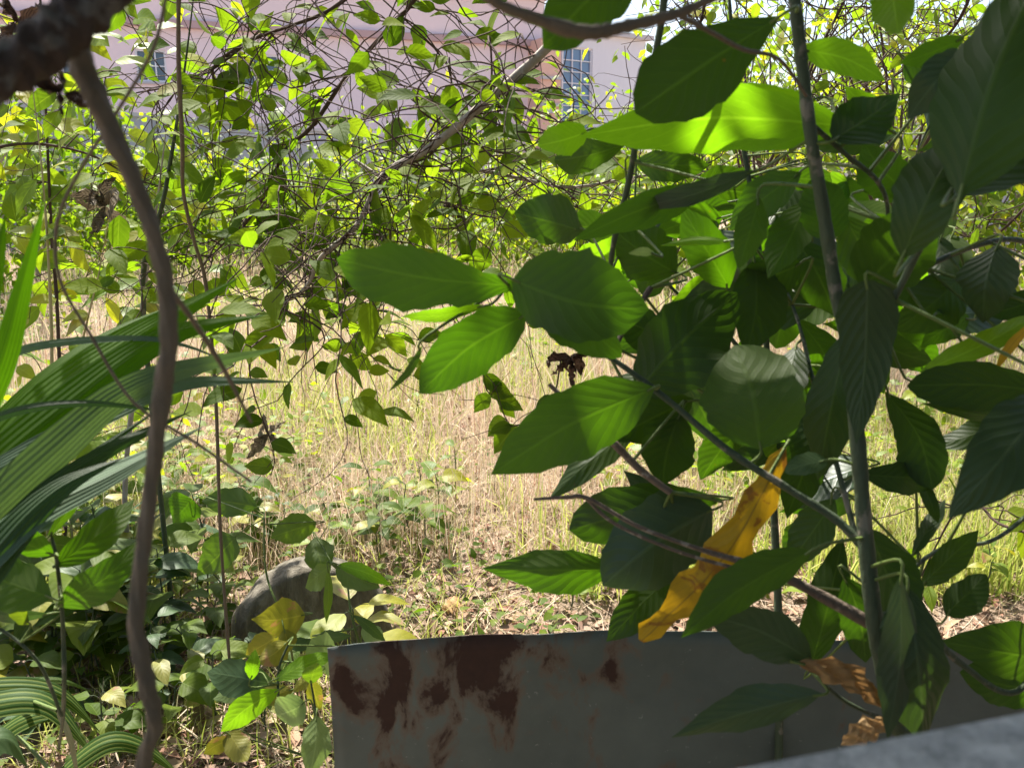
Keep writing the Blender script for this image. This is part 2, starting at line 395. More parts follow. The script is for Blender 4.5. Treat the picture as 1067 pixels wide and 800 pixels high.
cl = np.sin(x*1.1+2.2)*np.cos(y*.9)+.5*np.sin(x*3.3+y*2.2); k = cl > -.1+1.1*(rng.random(len(x))-.35)+.06*np.maximum(y-7, 0); x, y = x[k], y[k]
blades(mb, x, y, .08+.26*rng.random(len(x)), .005+.0011*y, 1.2)
tag(mb.build('green_grass', M['weed'], smooth=False), 'patches of fresh yellow green grass among the dry straw', 'grass', kind='stuff')
# low leafy weeds
mb = MB()
n = 11000; x, y = cone_xy(n, 3.6, 18, 1.1); cl = np.sin(x*1.4+5)*np.cos(y*1.1+1)+.5*np.sin(x*2.9-y*1.7); k = cl > .0; x, y = x[k], y[k]; n = len(x)
P = np.stack([x, y, ground_z(x, y)+.04+.28*rng.random(n)], 1); D = rng.normal(0, 1, (n, 3)); D[:, 2] *= .35
scatter_leaves(mb, P, D, np.tile([0, 0, 1.], (n, 1))+rng.normal(0, .35, (n, 3)), (.035+.04*rng.random(n))*(1+.05*y), 'ovate', .55)
tag(mb.build('low_weeds', M['lime']), 'small leafy yellow green weeds dotted over the field', 'weeds', kind='stuff')
# litter
mb = MB()
n = 15000; x, y = cone_xy(n, 1.9, 7.0, 1.0); z = ground_z(x, y)
P = np.stack([x, y, z+.004+.03*rng.random(n)], 1); D = rng.normal(0, 1, (n, 3)); D[:, 2] *= .3
scatter_leaves(mb, P, D, np.tile([0, 0, 1.], (n, 1))+rng.normal(0, .45, (n, 3)), .02+.065*rng.random(n)**2, 'ell', .45, .5)
n = 11000; x, y = cone_xy(n, 1.9, 6.5, 1.0)
blades(mb, x, y, .03+.13*rng.random(n), .002+.003*rng.random(n), 3.5, 1)
tag(mb.build('leaf_litter', [M['litter'], M['straw']]), 'brown dead leaves and broken straw on the shaded ground', 'leaf litter', kind='stuff')
mb = MB()
for _ in range(170):
    x, y = cone_xy(1, 2.0, 6.0); a = random.uniform(0, 6.28); L = random.uniform(.1, .45); z = float(ground_z(x[0], y[0]))+.02
    p0 = np.array([x[0], y[0], z]); d = np.array([math.cos(a), math.sin(a), random.uniform(-.02, .15)])
    mb.tube([p0, p0+d*L*.5+rng.normal(0, .012, 3), p0+d*L], [.004, .003, .002], 5, sub=2)
tag(mb.build('dead_sticks', M['sticks']), 'thin broken sticks lying among the dead leaves', 'sticks', kind='stuff')
# small green ground cover near left
mb = MB()
n = 2300; x, y = cone_xy(n, 1.9, 4.6, 1.0, xlim=(-60, 620)); P = np.stack([x, y, ground_z(x, y)+.02+.10*rng.random(n)], 1)
cl = np.sin(x*3+1)*np.cos(y*2.6)+.5*np.sin(x*7-y*5); k = cl > -.1; P = P[k]; n = len(P)
D = rng.normal(0, 1, (n, 3)); D[:, 2] = .1*rng.normal(0, 1, n)
scatter_leaves(mb, P, D, np.tile([0, 0, 1.], (n, 1))+rng.normal(0, .35, (n, 3)), .02+.04*rng.random(n), 'ovate', .6)
n = 3500; x, y = cone_xy(n, 1.9, 4.8, 1.0, xlim=(-60, 500)); blades(mb, x, y, .05+.15*rng.random(n), .004+.002*rng.random(n), 1.6, 1)
tag(mb.build('ground_cover', [M['sap'], M['weed']]), 'tiny green seedlings and grass tufts among the dead leaves', 'ground cover', kind='stuff')

# =================================================================== BUILDINGS
def wallmat(name, c, c2, sc=1.5, streak=.3):
    t = NT(name); p = t.obj(); mp = t.n('ShaderNodeMapping'); t.l(p, mp.inputs[0]); mp.inputs['Scale'].default_value = (3, 3, .35)
    a = t.noise(mp.outputs[0], sc, 5, .6); col = t.mix(t.math('MULTIPLY', a, streak*2), c, c2); col = t.mix(t.math('MULTIPLY', t.noise(p, 14, 4), .3), col, c2)
    return t.done(t.bsdf(col, .85, t.bump(t.noise(p, 60, 3), .3, .01), .2))
M['pink'] = wallmat('pink_render', (.86, .72, .74), (.76, .62, .65))
M['pinkdark'] = wallmat('pink_trim', (.52, .36, .36), (.44, .3, .3))
M['salmon'] = wallmat('salmon_render', (.78, .50, .40), (.66, .42, .34))
M['greywall'] = wallmat('grey_concrete_wall', (.44, .45, .50), (.34, .35, .40))
M['whitewall'] = wallmat('white_render', (.75, .75, .8), (.62, .62, .68))
M['lilac'] = wallmat('lilac_grey_render', (.5, .48, .54), (.42, .4, .45))
M['coping'] = wallmat('pale_coping', (.55, .53, .55), (.42, .4, .42))
t = NT('window_glass'); M['glass'] = t.done(t.bsdf((.06, .09, .13), .08, None, .8))
t = NT('window_glass_blue'); M['glassblue'] = t.done(t.bsdf((.13, .22, .36), .1, None, .8))
t = NT('white_frame_paint'); M['frame'] = t.done(t.bsdf((.75, .75, .78), .45))
t = NT('roof_brown'); M['roof'] = t.done(t.bsdf((.22, .13, .10), .8))

def oriented(p0, p1):
    """frame with X along p0->p1 in plan, Y into the picture"""
    d = np.array([p1[0]-p0[0], p1[1]-p0[1], 0]); L = np.linalg.norm(d); d /= L
    nrmv = np.array([-d[1], d[0], 0]);
    if nrmv[1] < 0: nrmv = -nrmv
    return np.stack([d, nrmv, [0, 0, 1.]], 1), L
def hz(px, py, dist):  # height above ground of pixel at plan distance y
    return ony(px, py, dist)[2]
# garden wall
a0 = ony(-150, 190, 16.5); a1 = ony(432, 190, 34.); M3, L = oriented(a0, a1); T = np.array([a0[0], a0[1], 0])
gw = thing('garden_wall', T, 'long grey concrete garden wall in front of the pink house', 'wall')
m = MB(); m.box((0, 0, -.1), (L, .2, 3.08), 0, M3, T); m.build('wall_panel', M['greywall'], gw, False)
m = MB(); m.box((-.02, -.05, 3.083), (L+.02, .25, 3.18), 0, M3, T); m.build('coping', M['coping'], gw, False)
for q in np.arange(3, L, 4.2):
    m = MB(); m.box((q, -.06, -.1), (q+.28, -.003, 3.08), 0, M3, T); m.build('pier', M['greywall'], gw, False)
# pink house
b0 = ony(-260, 190, 32.); b1 = ony(566, 190, 42.); M3, L = oriented(b0, b1); T = np.array([b0[0], b0[1], 0])
ph = thing('pink_house', T, 'large two storey pale pink house behind the grey garden wall', 'house')
wins = []
def facade(m, L, H, holes, th=.25):
    """wall boxes around window holes (x0,x1,z0,z1)"""
    xs_ = sorted(set([0, L]+[v for h_ in holes for v in h_[:2]])); zs_ = sorted(set([0, H]+[v for h_ in holes for v in h_[2:]]))
    V = []; 
    for a_, b_ in zip(xs_[:-1], xs_[1:]):
        col = [h_ for h_ in holes if h_[0] <= a_+1e-6 and h_[1] >= b_-1e-6]
        cuts = sorted([(h_[2], h_[3]) for h_ in col]); z = 0
        for c0, c1 in cuts+[(H, H)]:
            if c0 > z: m.box((a_, 0, z), (b_, th, c0), 0, M3, T)
            z = c1
def px_on(px, py, M3, T):
    """local x,z on the facade plane of a pixel"""
    r = ray(px, py); nn = M3[:, 1]; s = (T-cam0).dot(nn)/r.dot(nn); p = cam0+r*s; return (p-T)@M3
holes = []
for (x0, y0, x1, y1) in [(250, 56, 292, 90), (60, 40, 96, 84), (140, 50, 175, 88), (-60, 30, -20, 78), (455, 64, 486, 92), (352, 60, 384, 91), (352, 140, 384, 165), (455, 138, 486, 162)]:
    pa = px_on(x0, y0, M3, T); pb = px_on(x1, y1, M3, T); holes.append((min(pa[0], pb[0]), max(pa[0], pb[0]), pb[2], pa[2]))
    # make heights regular
hs = [tuple(h_) for h_ in holes[:1]]+[(h_[0], h_[1], holes[0][2], holes[0][3]) for h_ in holes[1:6]]+[(h_[0], h_[1], .9, 2.4) for h_ in holes[6:]]
hs = hs[:4]+hs[6:]        # the middle of the upper wall is blank in the picture
H = px_on(265, -25, M3, T)[2]
m = MB(); facade(m, L, H, hs); m.box((0, .253, 0), (L, 9, H), 0, M3, T); m.build('wall', M['pink'], ph, False)
zc = px_on(330, 30, M3, T)[2]
m = MB(); m.box((-.1, -.28, zc-.28), (L+.1, -.003, zc), 0, M3, T); m.build('cornice', M['pinkdark'], ph, False)
m = MB(); m.box((-.4, -.5, H+.003), (L+.4, 9.4, H+.3), 0, M3, T); m.build('roof', M['roof'], ph, False)
def window(par, M3, T, h_, nxp, nzp, glass, dep=.12):
    x0, x1, z0, z1 = h_; f = MB(); e = .07
    f.box((x0+.001, dep-.05, z0+.001), (x0+e, dep+.03, z1-.001), 0, M3, T); f.box((x1-e, dep-.05, z0+.001), (x1-.001, dep+.03, z1-.001), 0, M3, T)
    f.box((x0+e, dep-.05, z0+.001), (x1-e, dep+.03, z0+e), 0, M3, T); f.box((x0+e, dep-.05, z1-e), (x1-e, dep+.03, z1-.001), 0, M3, T)
    for k in range(1, nxp):
        xx = x0+e+(x1-x0-2*e)*k/nxp; f.box((xx-.025, dep-.04, z0+e), (xx+.025, dep+.02, z1-e), 0, M3, T)
    for k in range(1, nzp):
        zz = z0+e+(z1-z0-2*e)*k/nzp; f.box((x0+e, dep-.037, zz-.022), (x1-e, dep+.017, zz+.022), 0, M3, T)
    fo = f.build('window', M['frame'], par, False)
    gl = MB(); gl.box((x0+e, dep+.04, z0+e), (x1-e, dep+.06, z1-e), 0, M3, T)
    go = gl.build('pane', glass, None, False); go.parent = fo; go.location = -Vector(par.location)-Vector(fo.location); go.location = Vector((0, 0, 0))
    s_ = MB(); s_.box((x0-.08, -.12, z0-.09), (x1+.08, -.003, z0-.003), 0, M3, T); s_.build('window_sill', M['coping'], par, False)
for h_ in hs: window(ph, M3, T, h_, 3, 2, M['glass'])
# right-hand wing, salmon
s0 = ony(563, 190, 40.5); s1 = ony(583, 190, 40.9); M3, L = oriented(s0, s1); T = np.array([s0[0], s0[1], 0])
sw = thing('salmon_annex', T, 'narrow salmon annex at the right end of the pink house', 'house')
Hs = px_on(570, 40, M3, T)[2]
m = MB(); m.box((0, 0, 0), (L, 6, Hs), 0, M3, T); m.build('wall', M['salmon'], sw, False)
for zz in (80, 108): z_ = px_on(570, zz, M3, T)[2]; m = MB(); m.box((-.05, -.12, z_-.12), (L+.05, -.003, z_), 0, M3, T); m.build('ledge', M['coping'], sw, False)
z_ = px_on(556, 112, M3, T)[2]; m = MB(); m.box((.12, -.35, z_-.25), (.55, -.003, z_+.2), 0, M3, T); m.build('utility_box', M['coping'], sw, False)
# white house with blue-paned window
s0 = ony(584, 190, 44.); s1 = ony(668, 190, 47.); M3, L = oriented(s0, s1); T = np.array([s0[0], s0[1], 0])
wh = thing('white_house', T, 'white house with a tall blue paned window seen through the twigs', 'house')
Hs = px_on(600, 34, M3, T)[2]; pa = px_on(587, 48, M3, T); pb = px_on(616, 136, M3, T); h1 = (pa[0], pb[0], pb[2], pa[2])
m = MB(); facade(m, L, Hs, [h1]); m.box((0, .253, 0), (L, 7, Hs), 0, M3, T); m.build('wall', M['whitewall'], wh, False)
window(wh, M3, T, h1, 3, 7, M['glassblue'])
m = MB(); m.box((-.2, -.3, Hs+.003), (L+.3, 7.2, Hs+.22), 0, M3, T); m.build('roof', M['coping'], wh, False)
# lilac building far right
s0 = ony(1000, 190, 17.); s1 = ony(1500, 190, 21.); M3, L = oriented(s0, s1); T = np.array([s0[0], s0[1], 0])
lh = thing('lilac_house', T, 'lilac grey rendered house glimpsed through shrubs at right edge', 'house')
m = MB(); m.box((0, 0, -.1), (L, 5, 2.9), 0, M3, T); m.build('wall', M['lilac'], lh, False)
m = MB(); m.box((-.2, -.2, 2.903), (L+.2, 5.2, 3.1), 0, M3, T); m.build('roof', M['coping'], lh, False)

# =================================================================== BACKGROUND SHRUBS
def shrub(name, label, cat, x, y, h, rad, nleaf, lsize, mat, group=None, spread=1.0, seed=1, trunk=.04, low=.15, nl=9, bark='barkgrey'):
    r = np.random.default_rng(seed); base = np.array([x, y, -.03])
    root = thing(name, base, label, cat, group)
    m = MB(); ends = []
    top = base+np.array([r.normal(0, .1), r.normal(0, .1), h*.45])
    m.tube([base, (base+top)/2+r.normal(0, .04, 3), top], [trunk, trunk*.8, trunk*.6], 7)
    m.build('trunk', M[bark], root, origin=base)
    m = MB()
    for k in range(nl):
        a = k/nl*6.28+r.random(); q = base+(top-base)*r.uniform(.25, 1.0); rr = rad*r.uniform(.55, 1.0)*spread; zz = base[2]+h*r.uniform(low+.1, 1.0)
        e = np.array([x+math.cos(a)*rr*.85, y+math.sin(a)*rr*.85, zz]); mid = (q+e)/2+np.array([0, 0, .12*h*r.random()])
        m.tube([q, mid, e], [trunk*.45, trunk*.28, trunk*.12], 5); ends += [(e, 1.), (mid, .8)]
        for kk in range(3):
            e2 = e+r.normal(0, rad*.3, 3); m.tube([mid, (mid+e2)/2+r.normal(0, .05, 3), e2], [trunk*.2, trunk*.13, trunk*.05], 4, sub=3); ends.append((e2, .8))
    m.build('branches', M[bark], root, origin=base)
    P = []
    for _ in range(nleaf):
        e, s_ = ends[r.integers(len(ends))]; P.append(e+r.normal(0, rad*.27*s_, 3))
    P = np.array(P); P[:, 2] = np.maximum(P[:, 2], .05+.1*r.random(len(P)))
    D = r.normal(0, 1, (nleaf, 3)); D[:, 2] -= .4; Nn = np.tile([0, -.2, 1.], (nleaf, 1))+r.normal(0, .5, (nleaf, 3))
    f = MB(); scatter_leaves(f, P, D, Nn, lsize*(.6+.7*r.random(nleaf)), 'ovate', .52); f.build('crown', M[mat], root, origin=base)
    return root
G = 'leafy shrubs along the far side of the field'
bgs = [
 (25, 12.5, 2.3, 1.2, 1500, .13, 'creeper', 'tall leafy shrub in the field at the far left edge'),
 (105, 15.5, 1.9, 1.2, 1300, .14, 'lime', 'pale green shrub before the grey wall behind the hanging stem'),
 (215, 18., 2.2, 1.5, 1300, .15, 'lime', 'yellow green bush before the grey wall beside the thin straight vine'),
 (310, 21., 1.9, 1.6, 1200, .16, 'lime', 'low bush growing before the middle of the grey wall'),
 (440, 24., 2.6, 2.2, 1500, .19, 'lime', 'bush at the right end of the grey garden wall'),
 (520, 22., 2.0, 2.0, 1700, .17, 'lime', 'yellow green bush below the corner of the pink house'),
 (600, 20., 1.7, 2.0, 1700, .16, 'lime', 'yellow green bush below the blue paned window'),
 (690, 15., 2.7, 1.7, 1700, .14, 'lime', 'sunny bush right of the white house'),
 (780, 12., 2.6, 1.4, 1600, .12, 'lime', 'lime green bush behind the main green stem'),
 (900, 11., 2.9, 1.5, 1700, .12, 'lime', 'tall lime green shrub right of the main green stem'),
 (1035, 9.5, 2.7, 1.2, 1500, .11, 'lime', 'airy lime green shrub in front of the lilac house'),
 (-40, 9.0, 2.1, .9, 900, .11, 'creeper', 'shrub standing closest at the far left edge of the field'),
 (160, 13.0, 1.5, .9, 900, .12, 'creeper', 'rounded low shrub in the field left of the thin straight vine'),
 (265, 14.5, 1.45, 1.1, 1000, .12, 'creeper', 'low shrub in the field right of the thin straight vine'),
 (380, 17.0, 1.5, 1.3, 1100, .13, 'lime', 'low bush in the field under the slanting grey branch'),
 (480, 16.0, 1.6, 1.2, 1100, .13, 'lime', 'low bush in the field under the right end of the grey wall'),
 (560, 14.0, 1.7, 1.2, 1100, .12, 'lime', 'low bush in the field above the first big leaf'),
 (650, 12.0, 1.5, 1.1, 1200, .11, 'lime', 'low bush in the field behind the bare diagonal stem'),
]
for k, (px, yy, h, rd, nlf, ls, mt, lab) in enumerate(bgs):
    xx = (px-CX)/FP*yy*math.cos(PITCH)*1.0
    shrub('field_shrub', lab, 'shrub', xx, yy, h, rd, int(nlf*1.5), ls*1.15, mt, G, seed=20+k, trunk=.045)
# taller tree beyond, right of the white house (its twigs against the sky)
for k, (px, yy, h, rd, lab) in enumerate([(800, 7.5, 3.6, 1.3, 'tall twiggy tree with yellow green leaves above the main green stem'), (930, 6.5, 3.3, 1.3, 'tall twiggy tree with lime leaves at upper right')]):
    xx = (px-CX)/FP*yy
    shrub('slender_tree', lab, 'tree', xx, yy, h, rd, 900, .10, 'lime', None, seed=60+k, trunk=.035, low=.45, nl=16, bark='twig')

# =================================================================== SHADE TREE (unseen, above and behind the camera, added to shade the near plants)
base = np.array([2.6, -1.6, -.05]); root = thing('unseen_shade_tree', base, 'unseen spreading tree with a crown added to shade the camera spot', 'tree')
m = MB(); top = np.array([1.5, -.2, 3.4]); m.tube([base, base+[-.1, .2, 1.5], top], [.2, .16, .13], 12, sub=6); m.build('trunk', M['barkdark'], root, origin=base)
m = MB(); ends = []
r = np.random.default_rng(5)
for k in range(9):  # limbs added to shade the low wall and the right-hand leaves
    e = np.array([-.9+.19*k+r.normal(0, .05), 1.75+.8*r.random(), 3.9+.4*r.random()]); m.tube([top, (top+e)/2+[0, 0, .3], e], [.04, .025, .01], 6); ends += [e]*2
for k in range(52):
    if k < 30: e = np.array([r.uniform(-3.4, 3.8), r.uniform(-2.5, 2.5), 0]); e[2] = 3.9+r.uniform(-.3, 1.2)
    elif k < 42: e = np.array([r.uniform(-4., 4.), r.uniform(-4.5, -2.0), r.uniform(.8, 3.6)])  # low boughs added behind the camera to block sky light
    else: e = np.array([r.uniform(2.4, 4.2), r.uniform(-1.5, 2.6), r.uniform(.8, 3.6)])  # low boughs added out of view to darken the right side
    mid = (top+e)/2+np.array([0, 0, .4*r.random()]); m.tube([top, mid, e], [.05, .03, .01], 6); ends += [e, (mid+e)/2, mid*.3+e*.7]
    for kk in range(3): e2 = e+r.normal(0, .4, 3)*[1, 1, .35]; m.tube([mid*.4+e*.6, (mid+e2)/2*.3+(e+e2)/2*.7, e2], [.012, .008, .003], 4, sub=2); ends.append(e2)
m.build('branches', M['barkdark'], root, origin=base)
nL = 21000; idx = r.integers(len(ends), size=nL); P = np.array(ends)[idx]+r.normal(0, 1, (nL, 3))*[.36, .36, .2]
P = P[(P[:, 2] > 2.4+.24*P[:, 1]) | (P[:, 1] < -1.2) | (P[:, 0] > 1.7+.62*np.maximum(P[:, 1], 0))]; nL = len(P)
D = r.normal(0, 1, (nL, 3)); D[:, 2] -= .5
kp = (P[:, 0] > -1.1+.25*np.sin(P[:, 1]*5)) | (P[:, 1] < -1.0) | (r.random(nL) < .22); P, D = P[kp], D[kp]; nL = len(P)  # crown thinned at left to let sun onto the near plants
f = MB(); scatter_leaves(f, P, D, np.tile([0, 0, 1.], (nL, 1))+r.normal(0, .45, (nL, 3)), .13+.08*r.random(nL), 'ell', .45); f.build('crown', M['dark'], root, origin=base)

# =================================================================== TANGLED CREEPERS (top middle and left)
def leafy_plant(name, label, cat, branches, twig_specs, leafmat_, leaf_size, group=None, base=None, bark='barkgrey', leaf_parts=60, kind='ovate', ratio=.55, seed=0):
    """branches: list of (pts3d, radii). twig_specs: dict(n, regions, depth, len, down, leafy)"""
    r = np.random.default_rng(seed)
    base = base if base is not None else branches[0][0][0]
    root = thing(name, base, label, cat, group); curves = []
    for pts, rad in branches:
        m = MB(); m.tube(pts, rad, 8, sub=5, knob=.08); m.build('branch', M[bark], root, origin=np.array(pts[0])); curves.append(curve_pts(pts))
    tw = MB(); LP = []
    for ts in twig_specs:
        for _ in range(ts['n']):
            c = curves[ts['on'][r.integers(len(ts['on']))]]
            lo, hi = ts.get('range', (0, 1)); s_ = c[int(r.uniform(lo, hi)*(len(c)-1))]
            L = r.uniform(*ts['len'])*1.1; nseg = 9
            a = r.uniform(0, 6.28); d = nrm(np.array([math.cos(a), math.sin(a)*.55, r.uniform(*ts.get('z', (-.6, .8)))]))
            p_ = s_.copy(); pts = [p_.copy()]
            for q in range(nseg):
                d = nrm(d+r.normal(0, ts.get('wob', .28)*1.15, 3)+np.array([0, 0, -ts['down']-.03])); p_ = p_+d*L/nseg; pts.append(p_.copy())
            r0 = ts.get('r', .0021)*r.uniform(.7, 1.25)
            tw.tube(pts, np.linspace(r0, r0*.45, len(pts)), 4, sub=2)
            if r.random() < .75:   # side twig
                q0 = pts[r.integers(2, 7)]; d2 = nrm(r.normal(0, 1, 3)*[1, .6, 1]); L2 = L*r.uniform(.2, .45)
                pp = [q0, q0+d2*L2*.5+r.normal(0, .012, 3), q0+d2*L2+np.array([0, 0, -.04])+r.normal(0, .02, 3)]
                tw.tube(pp, [r0*.6, r0*.5, r0*.35], 4, sub=2)
                if r.random() < ts['leafy']: LP.append((pp[-1], d2, r.uniform(.7, 1.1)))
            if r.random() < ts['leafy']:
                for q in range(2, nseg+1, 1 if r.random() < .35 else 2):
                    if r.random() < ts.get('ld', .75):
                        dd = nrm(np.array([r.normal(0, 1), r.normal(0, .6), r.uniform(-.9, .25)]))
                        LP.append((pts[q], dd, r.uniform(.55, 1.2)))
    tag(tw.build('twigs', M['twig'], root, origin=base), kind='stuff')
    LP.sort(key=lambda t_: -t_[2]/np.linalg.norm(t_[0]-cam0))
    one = LP[:leaf_parts]; rest = LP[leaf_parts:]
    for p_, d, s_ in one:
        L = leaf_size*s_; pe = p_+d*.012; nrmv = nrm(np.array([r.normal(0, .5), -.55+r.normal(0, .4), .8])); side = nrm(np.cross(d, nrmv))
        m = MB(); b_ = pe+d*L*.98+np.array([0, 0, -.12*L]); m.add(*leaf_geo([p_, pe+d*L*.48+nrmv*.03*L, b_], L*ratio, side, kind, .22, .05, 10, 4))
        m.build('leaf', M[leafmat_], root, origin=p_)
    if rest:
        m = MB(); P = np.array([q[0] for q in rest]); D = np.array([q[1] for q in rest]); S = np.array([q[2] for q in rest])*leaf_size
        scatter_leaves(m, P, D, np.tile([0, -.55, .8], (len(P), 1))+r.normal(0, .4, (len(P), 3)), S, kind, ratio, .25, 0, 6, 4)
        tag(m.build('foliage', M[leafmat_], root, origin=base), kind='stuff')
    return root

br = [
 (pathpx([(640, -90), (600, 10), (565, 55), (500, 112), (445, 156), (400, 183), (372, 235), (335, 268), (318, 300), (285, 322)], 1.7, 2.1), [.011, .011, .0105, .010, .009, .008, .007, .006, .004, .003]),
 (pathpx([(352, 152), (372, 168), (396, 184)], 2.45, 2.38), [.003, .004, .006]),
 (pathpx([(440, 178), (500, 178), (560, 190), (600, 195), (680, 182), (760, 178)], 2.4, 2.8), [.006, .0055, .005, .0045, .004, .003]),
]
leafy_plant('tangled_shrub', 'tangled half bare shrub with a grey branch slanting down before the pink house', 'shrub', br, [
    dict(n=62, on=[0], range=(.2, 1), len=(.3, .7), down=.14, leafy=.65, ld=.7),
    dict(n=78, on=[0, 0, 2], len=(.25, .6), down=.04, leafy=.45, wob=.42, ld=.6),
    dict(n=60, on=[2], len=(.3, .6), down=.06, leafy=.35, ld=.6),
], 'creeper', .076, leaf_parts=95, seed=11, ratio=.58)
br = [
 (pathpx([(445, -40), (432, 0), (385, 52), (358, 84), (325, 132), (298, 156), (280, 195), (262, 225), (240, 247), (215, 272)], 2.2, 2.5), [.006, .006, .0055, .0055, .006, .0058, .0045, .004, .003, .002]),
 (pathpx([(395, -30), (345, 10), (300, 28), (262, 42), (225, 70), (185, 88), (142, 97)], 2.3, 2.5), [.006, .0055, .005, .0048, .004, .003, .002]),
 (pathpx([(262, 42), (225, 66), (222, 90), (214, 112)], 2.35, 2.4), [.004, .0035, .003, .002]),
]
leafy_plant('leafy_creeper', 'leafy creeper on thin dark branches left of the slanting grey branch', 'creeper', br, [
    dict(n=100, on=[0, 1], len=(.25, .65), down=.10, leafy=.9, ld=.65),
    dict(n=35, on=[0, 1, 2], len=(.2, .6), down=.22, leafy=.3),
], 'creeper', .086, ratio=.6, leaf_parts=95, seed=12, bark='twig')
br = [
 (pathpx([(-60, 60), (10, 40), (90, 20), (180, -30)], 3.2, 3.4), [.006, .005, .005, .004]),
 (pathpx([(-60, 170), (20, 150), (90, 160), (150, 190), (210, 200)], 3.0, 3.3), [.006, .005, .004, .003, .002]),
 (pathpx([(70, 600), (60, 330), (54, 250), (48, 120), (40, -40)], 3.3, 3.3), [.007, .007, .006, .005, .004]),
]
leafy_plant('pale_creeper', 'pale green creeper filling the upper left behind the thick dark branch', 'creeper', br, [
    dict(n=95, on=[0, 1, 2], len=(.3, .8), down=.05, leafy=.9, ld=.75),
], 'lime', .125, leaf_parts=95, seed=13, bark='twig')
br = [(pathpx([(900, -60), (880, 0), (850, 60), (820, 140), (790, 200)], 2.7, 3.), [.006, .005, .005, .004, .003]),
      (pathpx([(740, -60), (735, 0), (718, 80), (720, 160)], 2.8, 3.), [.006, .005, .004, .003]),
      (pathpx([(1030, -60), (1000, 20), (960, 60), (900, 100)], 2.6, 3.), [.006, .005, .004, .003])]
leafy_plant('twiggy_creeper', 'dense web of thin twigs with yellow leaves against the white sky', 'creeper', br, [
    dict(n=110, on=[0, 1, 2], len=(.25, .65), down=.03, leafy=.35, wob=.4, ld=.5),
    dict(n=40, on=[1], len=(.25, .6), down=.08, leafy=.05, wob=.35),
], 'lime', .06, leaf_parts=80, seed=14, bark='twig')
br = [(pathpx([(1090, 190), (1050, 235), (1020, 250), (985, 230)], 2.6, 2.9), [.005, .004, .003, .002]),
      (pathpx([(1090, 560), (1040, 545), (1005, 520), (960, 600)], 2.0, 2.3), [.004, .0035, .003, .002])]
leafy_plant('small_leaved_creeper', 'small leaved creeper at the right edge above the dark oblong leaf', 'creeper', br, [
    dict(n=26, on=[0, 0, 1], len=(.15, .4), down=.0, leafy=.7, wob=.3, ld=.6)], 'lime', .06, leaf_parts=60, seed=15, bark='twig')
# hanging sprigs, each a thing
hang = [
 ([(365, 250), (362, 300), (380, 360), (415, 400)], 2.3, 2, 'thin sprig hanging under the big rounded leaf at left'),
 ([(258, 330), (262, 400), (285, 470), (282, 495)], 2.2, 4, 'dark bent sprig hanging down to the small shrub leaves'),
 ([(405, 300), (395, 330), (430, 345), (460, 400)], 2.6, 2, 'wiry sprig below the first big leaf'),
 ([(500, 330), (505, 400), (520, 420), (540, 470)], 2.1, 8, 'leafy sprig dangling over the dry grass in the centre'),
 ([(585, 370), (575, 420), (550, 440), (520, 445)], 1.9, 6, 'small leaved sprig below the purple seed cluster'),
 ([(468, 60), (473, 120), (470, 190), (480, 260)], 2.3, 5, 'long thin sprig crossing the slanting grey branch'),
 ([(300, 150), (312, 240), (322, 330), (330, 400)], 2.35, 7, 'sprig hanging left of the slanting grey branch'),
 ([(355, 170), (350, 240), (357, 300), (352, 345)], 2.3, 6, 'short sprig hanging from the slanting grey branch'),
]
r = np.random.default_rng(31)
for pts, d, nlv, lab in hang:
    P3 = pathpx(pts, d); root = thing('hanging_sprig', P3[0], lab, 'sprig', 'thin sprigs hanging over the field')
    m = MB(); m.tube(P3, np.linspace(.0022, .0012, len(P3)), 5, sub=5); cpts = curve_pts(P3)
    for q in range(5):
        s_ = cpts[r.integers(4, len(cpts))]; d_ = nrm(r.normal(0, 1, 3)*[1, .4, 1]); m.tube([s_, s_+d_*.06+r.normal(0, .01, 3), s_+d_*.13+r.normal(0, .02, 3)], [.0011, .0009, .0007], 4, sub=3)
    m.build('stem', M['twig'], root, origin=P3[0])
    for q in range(nlv):
        s_ = cpts[int(len(cpts)*(.3+.68*(q+r.random()*.5)/nlv))-1]; d_ = nrm(np.array([r.choice([-1, 1])*r.uniform(.4, 1), r.normal(0, .3), r.uniform(-.8, .2)])); L = r.uniform(.05, .085)
        m = MB(); m.add(*leaf_geo([s_, s_+d_*L*.55, s_+d_*L+[0, 0, -.008]], L*.6, nrm(np.cross(d_, [r.normal(0, .3), -.8, .5])), 'ovate', .25, .05, 9, 4)); m.build('leaf', M['sap'], root, origin=s_)

# dried leaf and seed clusters
def cluster(px, py, d, sz, lab, n=8, mat='dry'):
    p0 = at(px, py, d); root = thing('dead_leaf_cluster', p0, lab, 'dead leaves')
    rr = np.random.default_rng(int(px))
    for k in range(n):
        d_ = nrm(rr.normal(0, 1, 3)+[0, 0, -.6]); m = MB(); L = sz*rr.uniform(.6, 1.1)
        m.add(*leaf_geo([p0, p0+d_*L*.5+rr.normal(0, .2, 3)*L, p0+d_*L], L*.45, nrm(rr.normal(0, 1, 3)), 'ell', .5, .1, 10, 4, 1., .35)); m.build('dead_leaf', M[mat], root, origin=p0)
M['deadbrown'] = leafmat('leaf_dead_brown', [(.10, .055, .045), (.15, .085, .06)], .12, (1, 1, 1), .7, .2, bump=1.)
M['deadgrey'] = leafmat('leaf_dead_grey', [(.28, .22, .16), (.2, .15, .11)], .2, (1, 1, 1), .7, .2, bump=1.)
cluster(65, 96, .62, .034, 'curled dark brown dead leaves caught under the thick branch', 7, 'deadbrown')
cluster(595, 372, 1.45, .05, 'brown dead leaf cluster hanging by the leaf stalks in the centre', 8, 'deadbrown')
cluster(475, 215, 2.3, .05, 'small brown withered seed head hanging below the grey branch', 7, 'deadbrown')
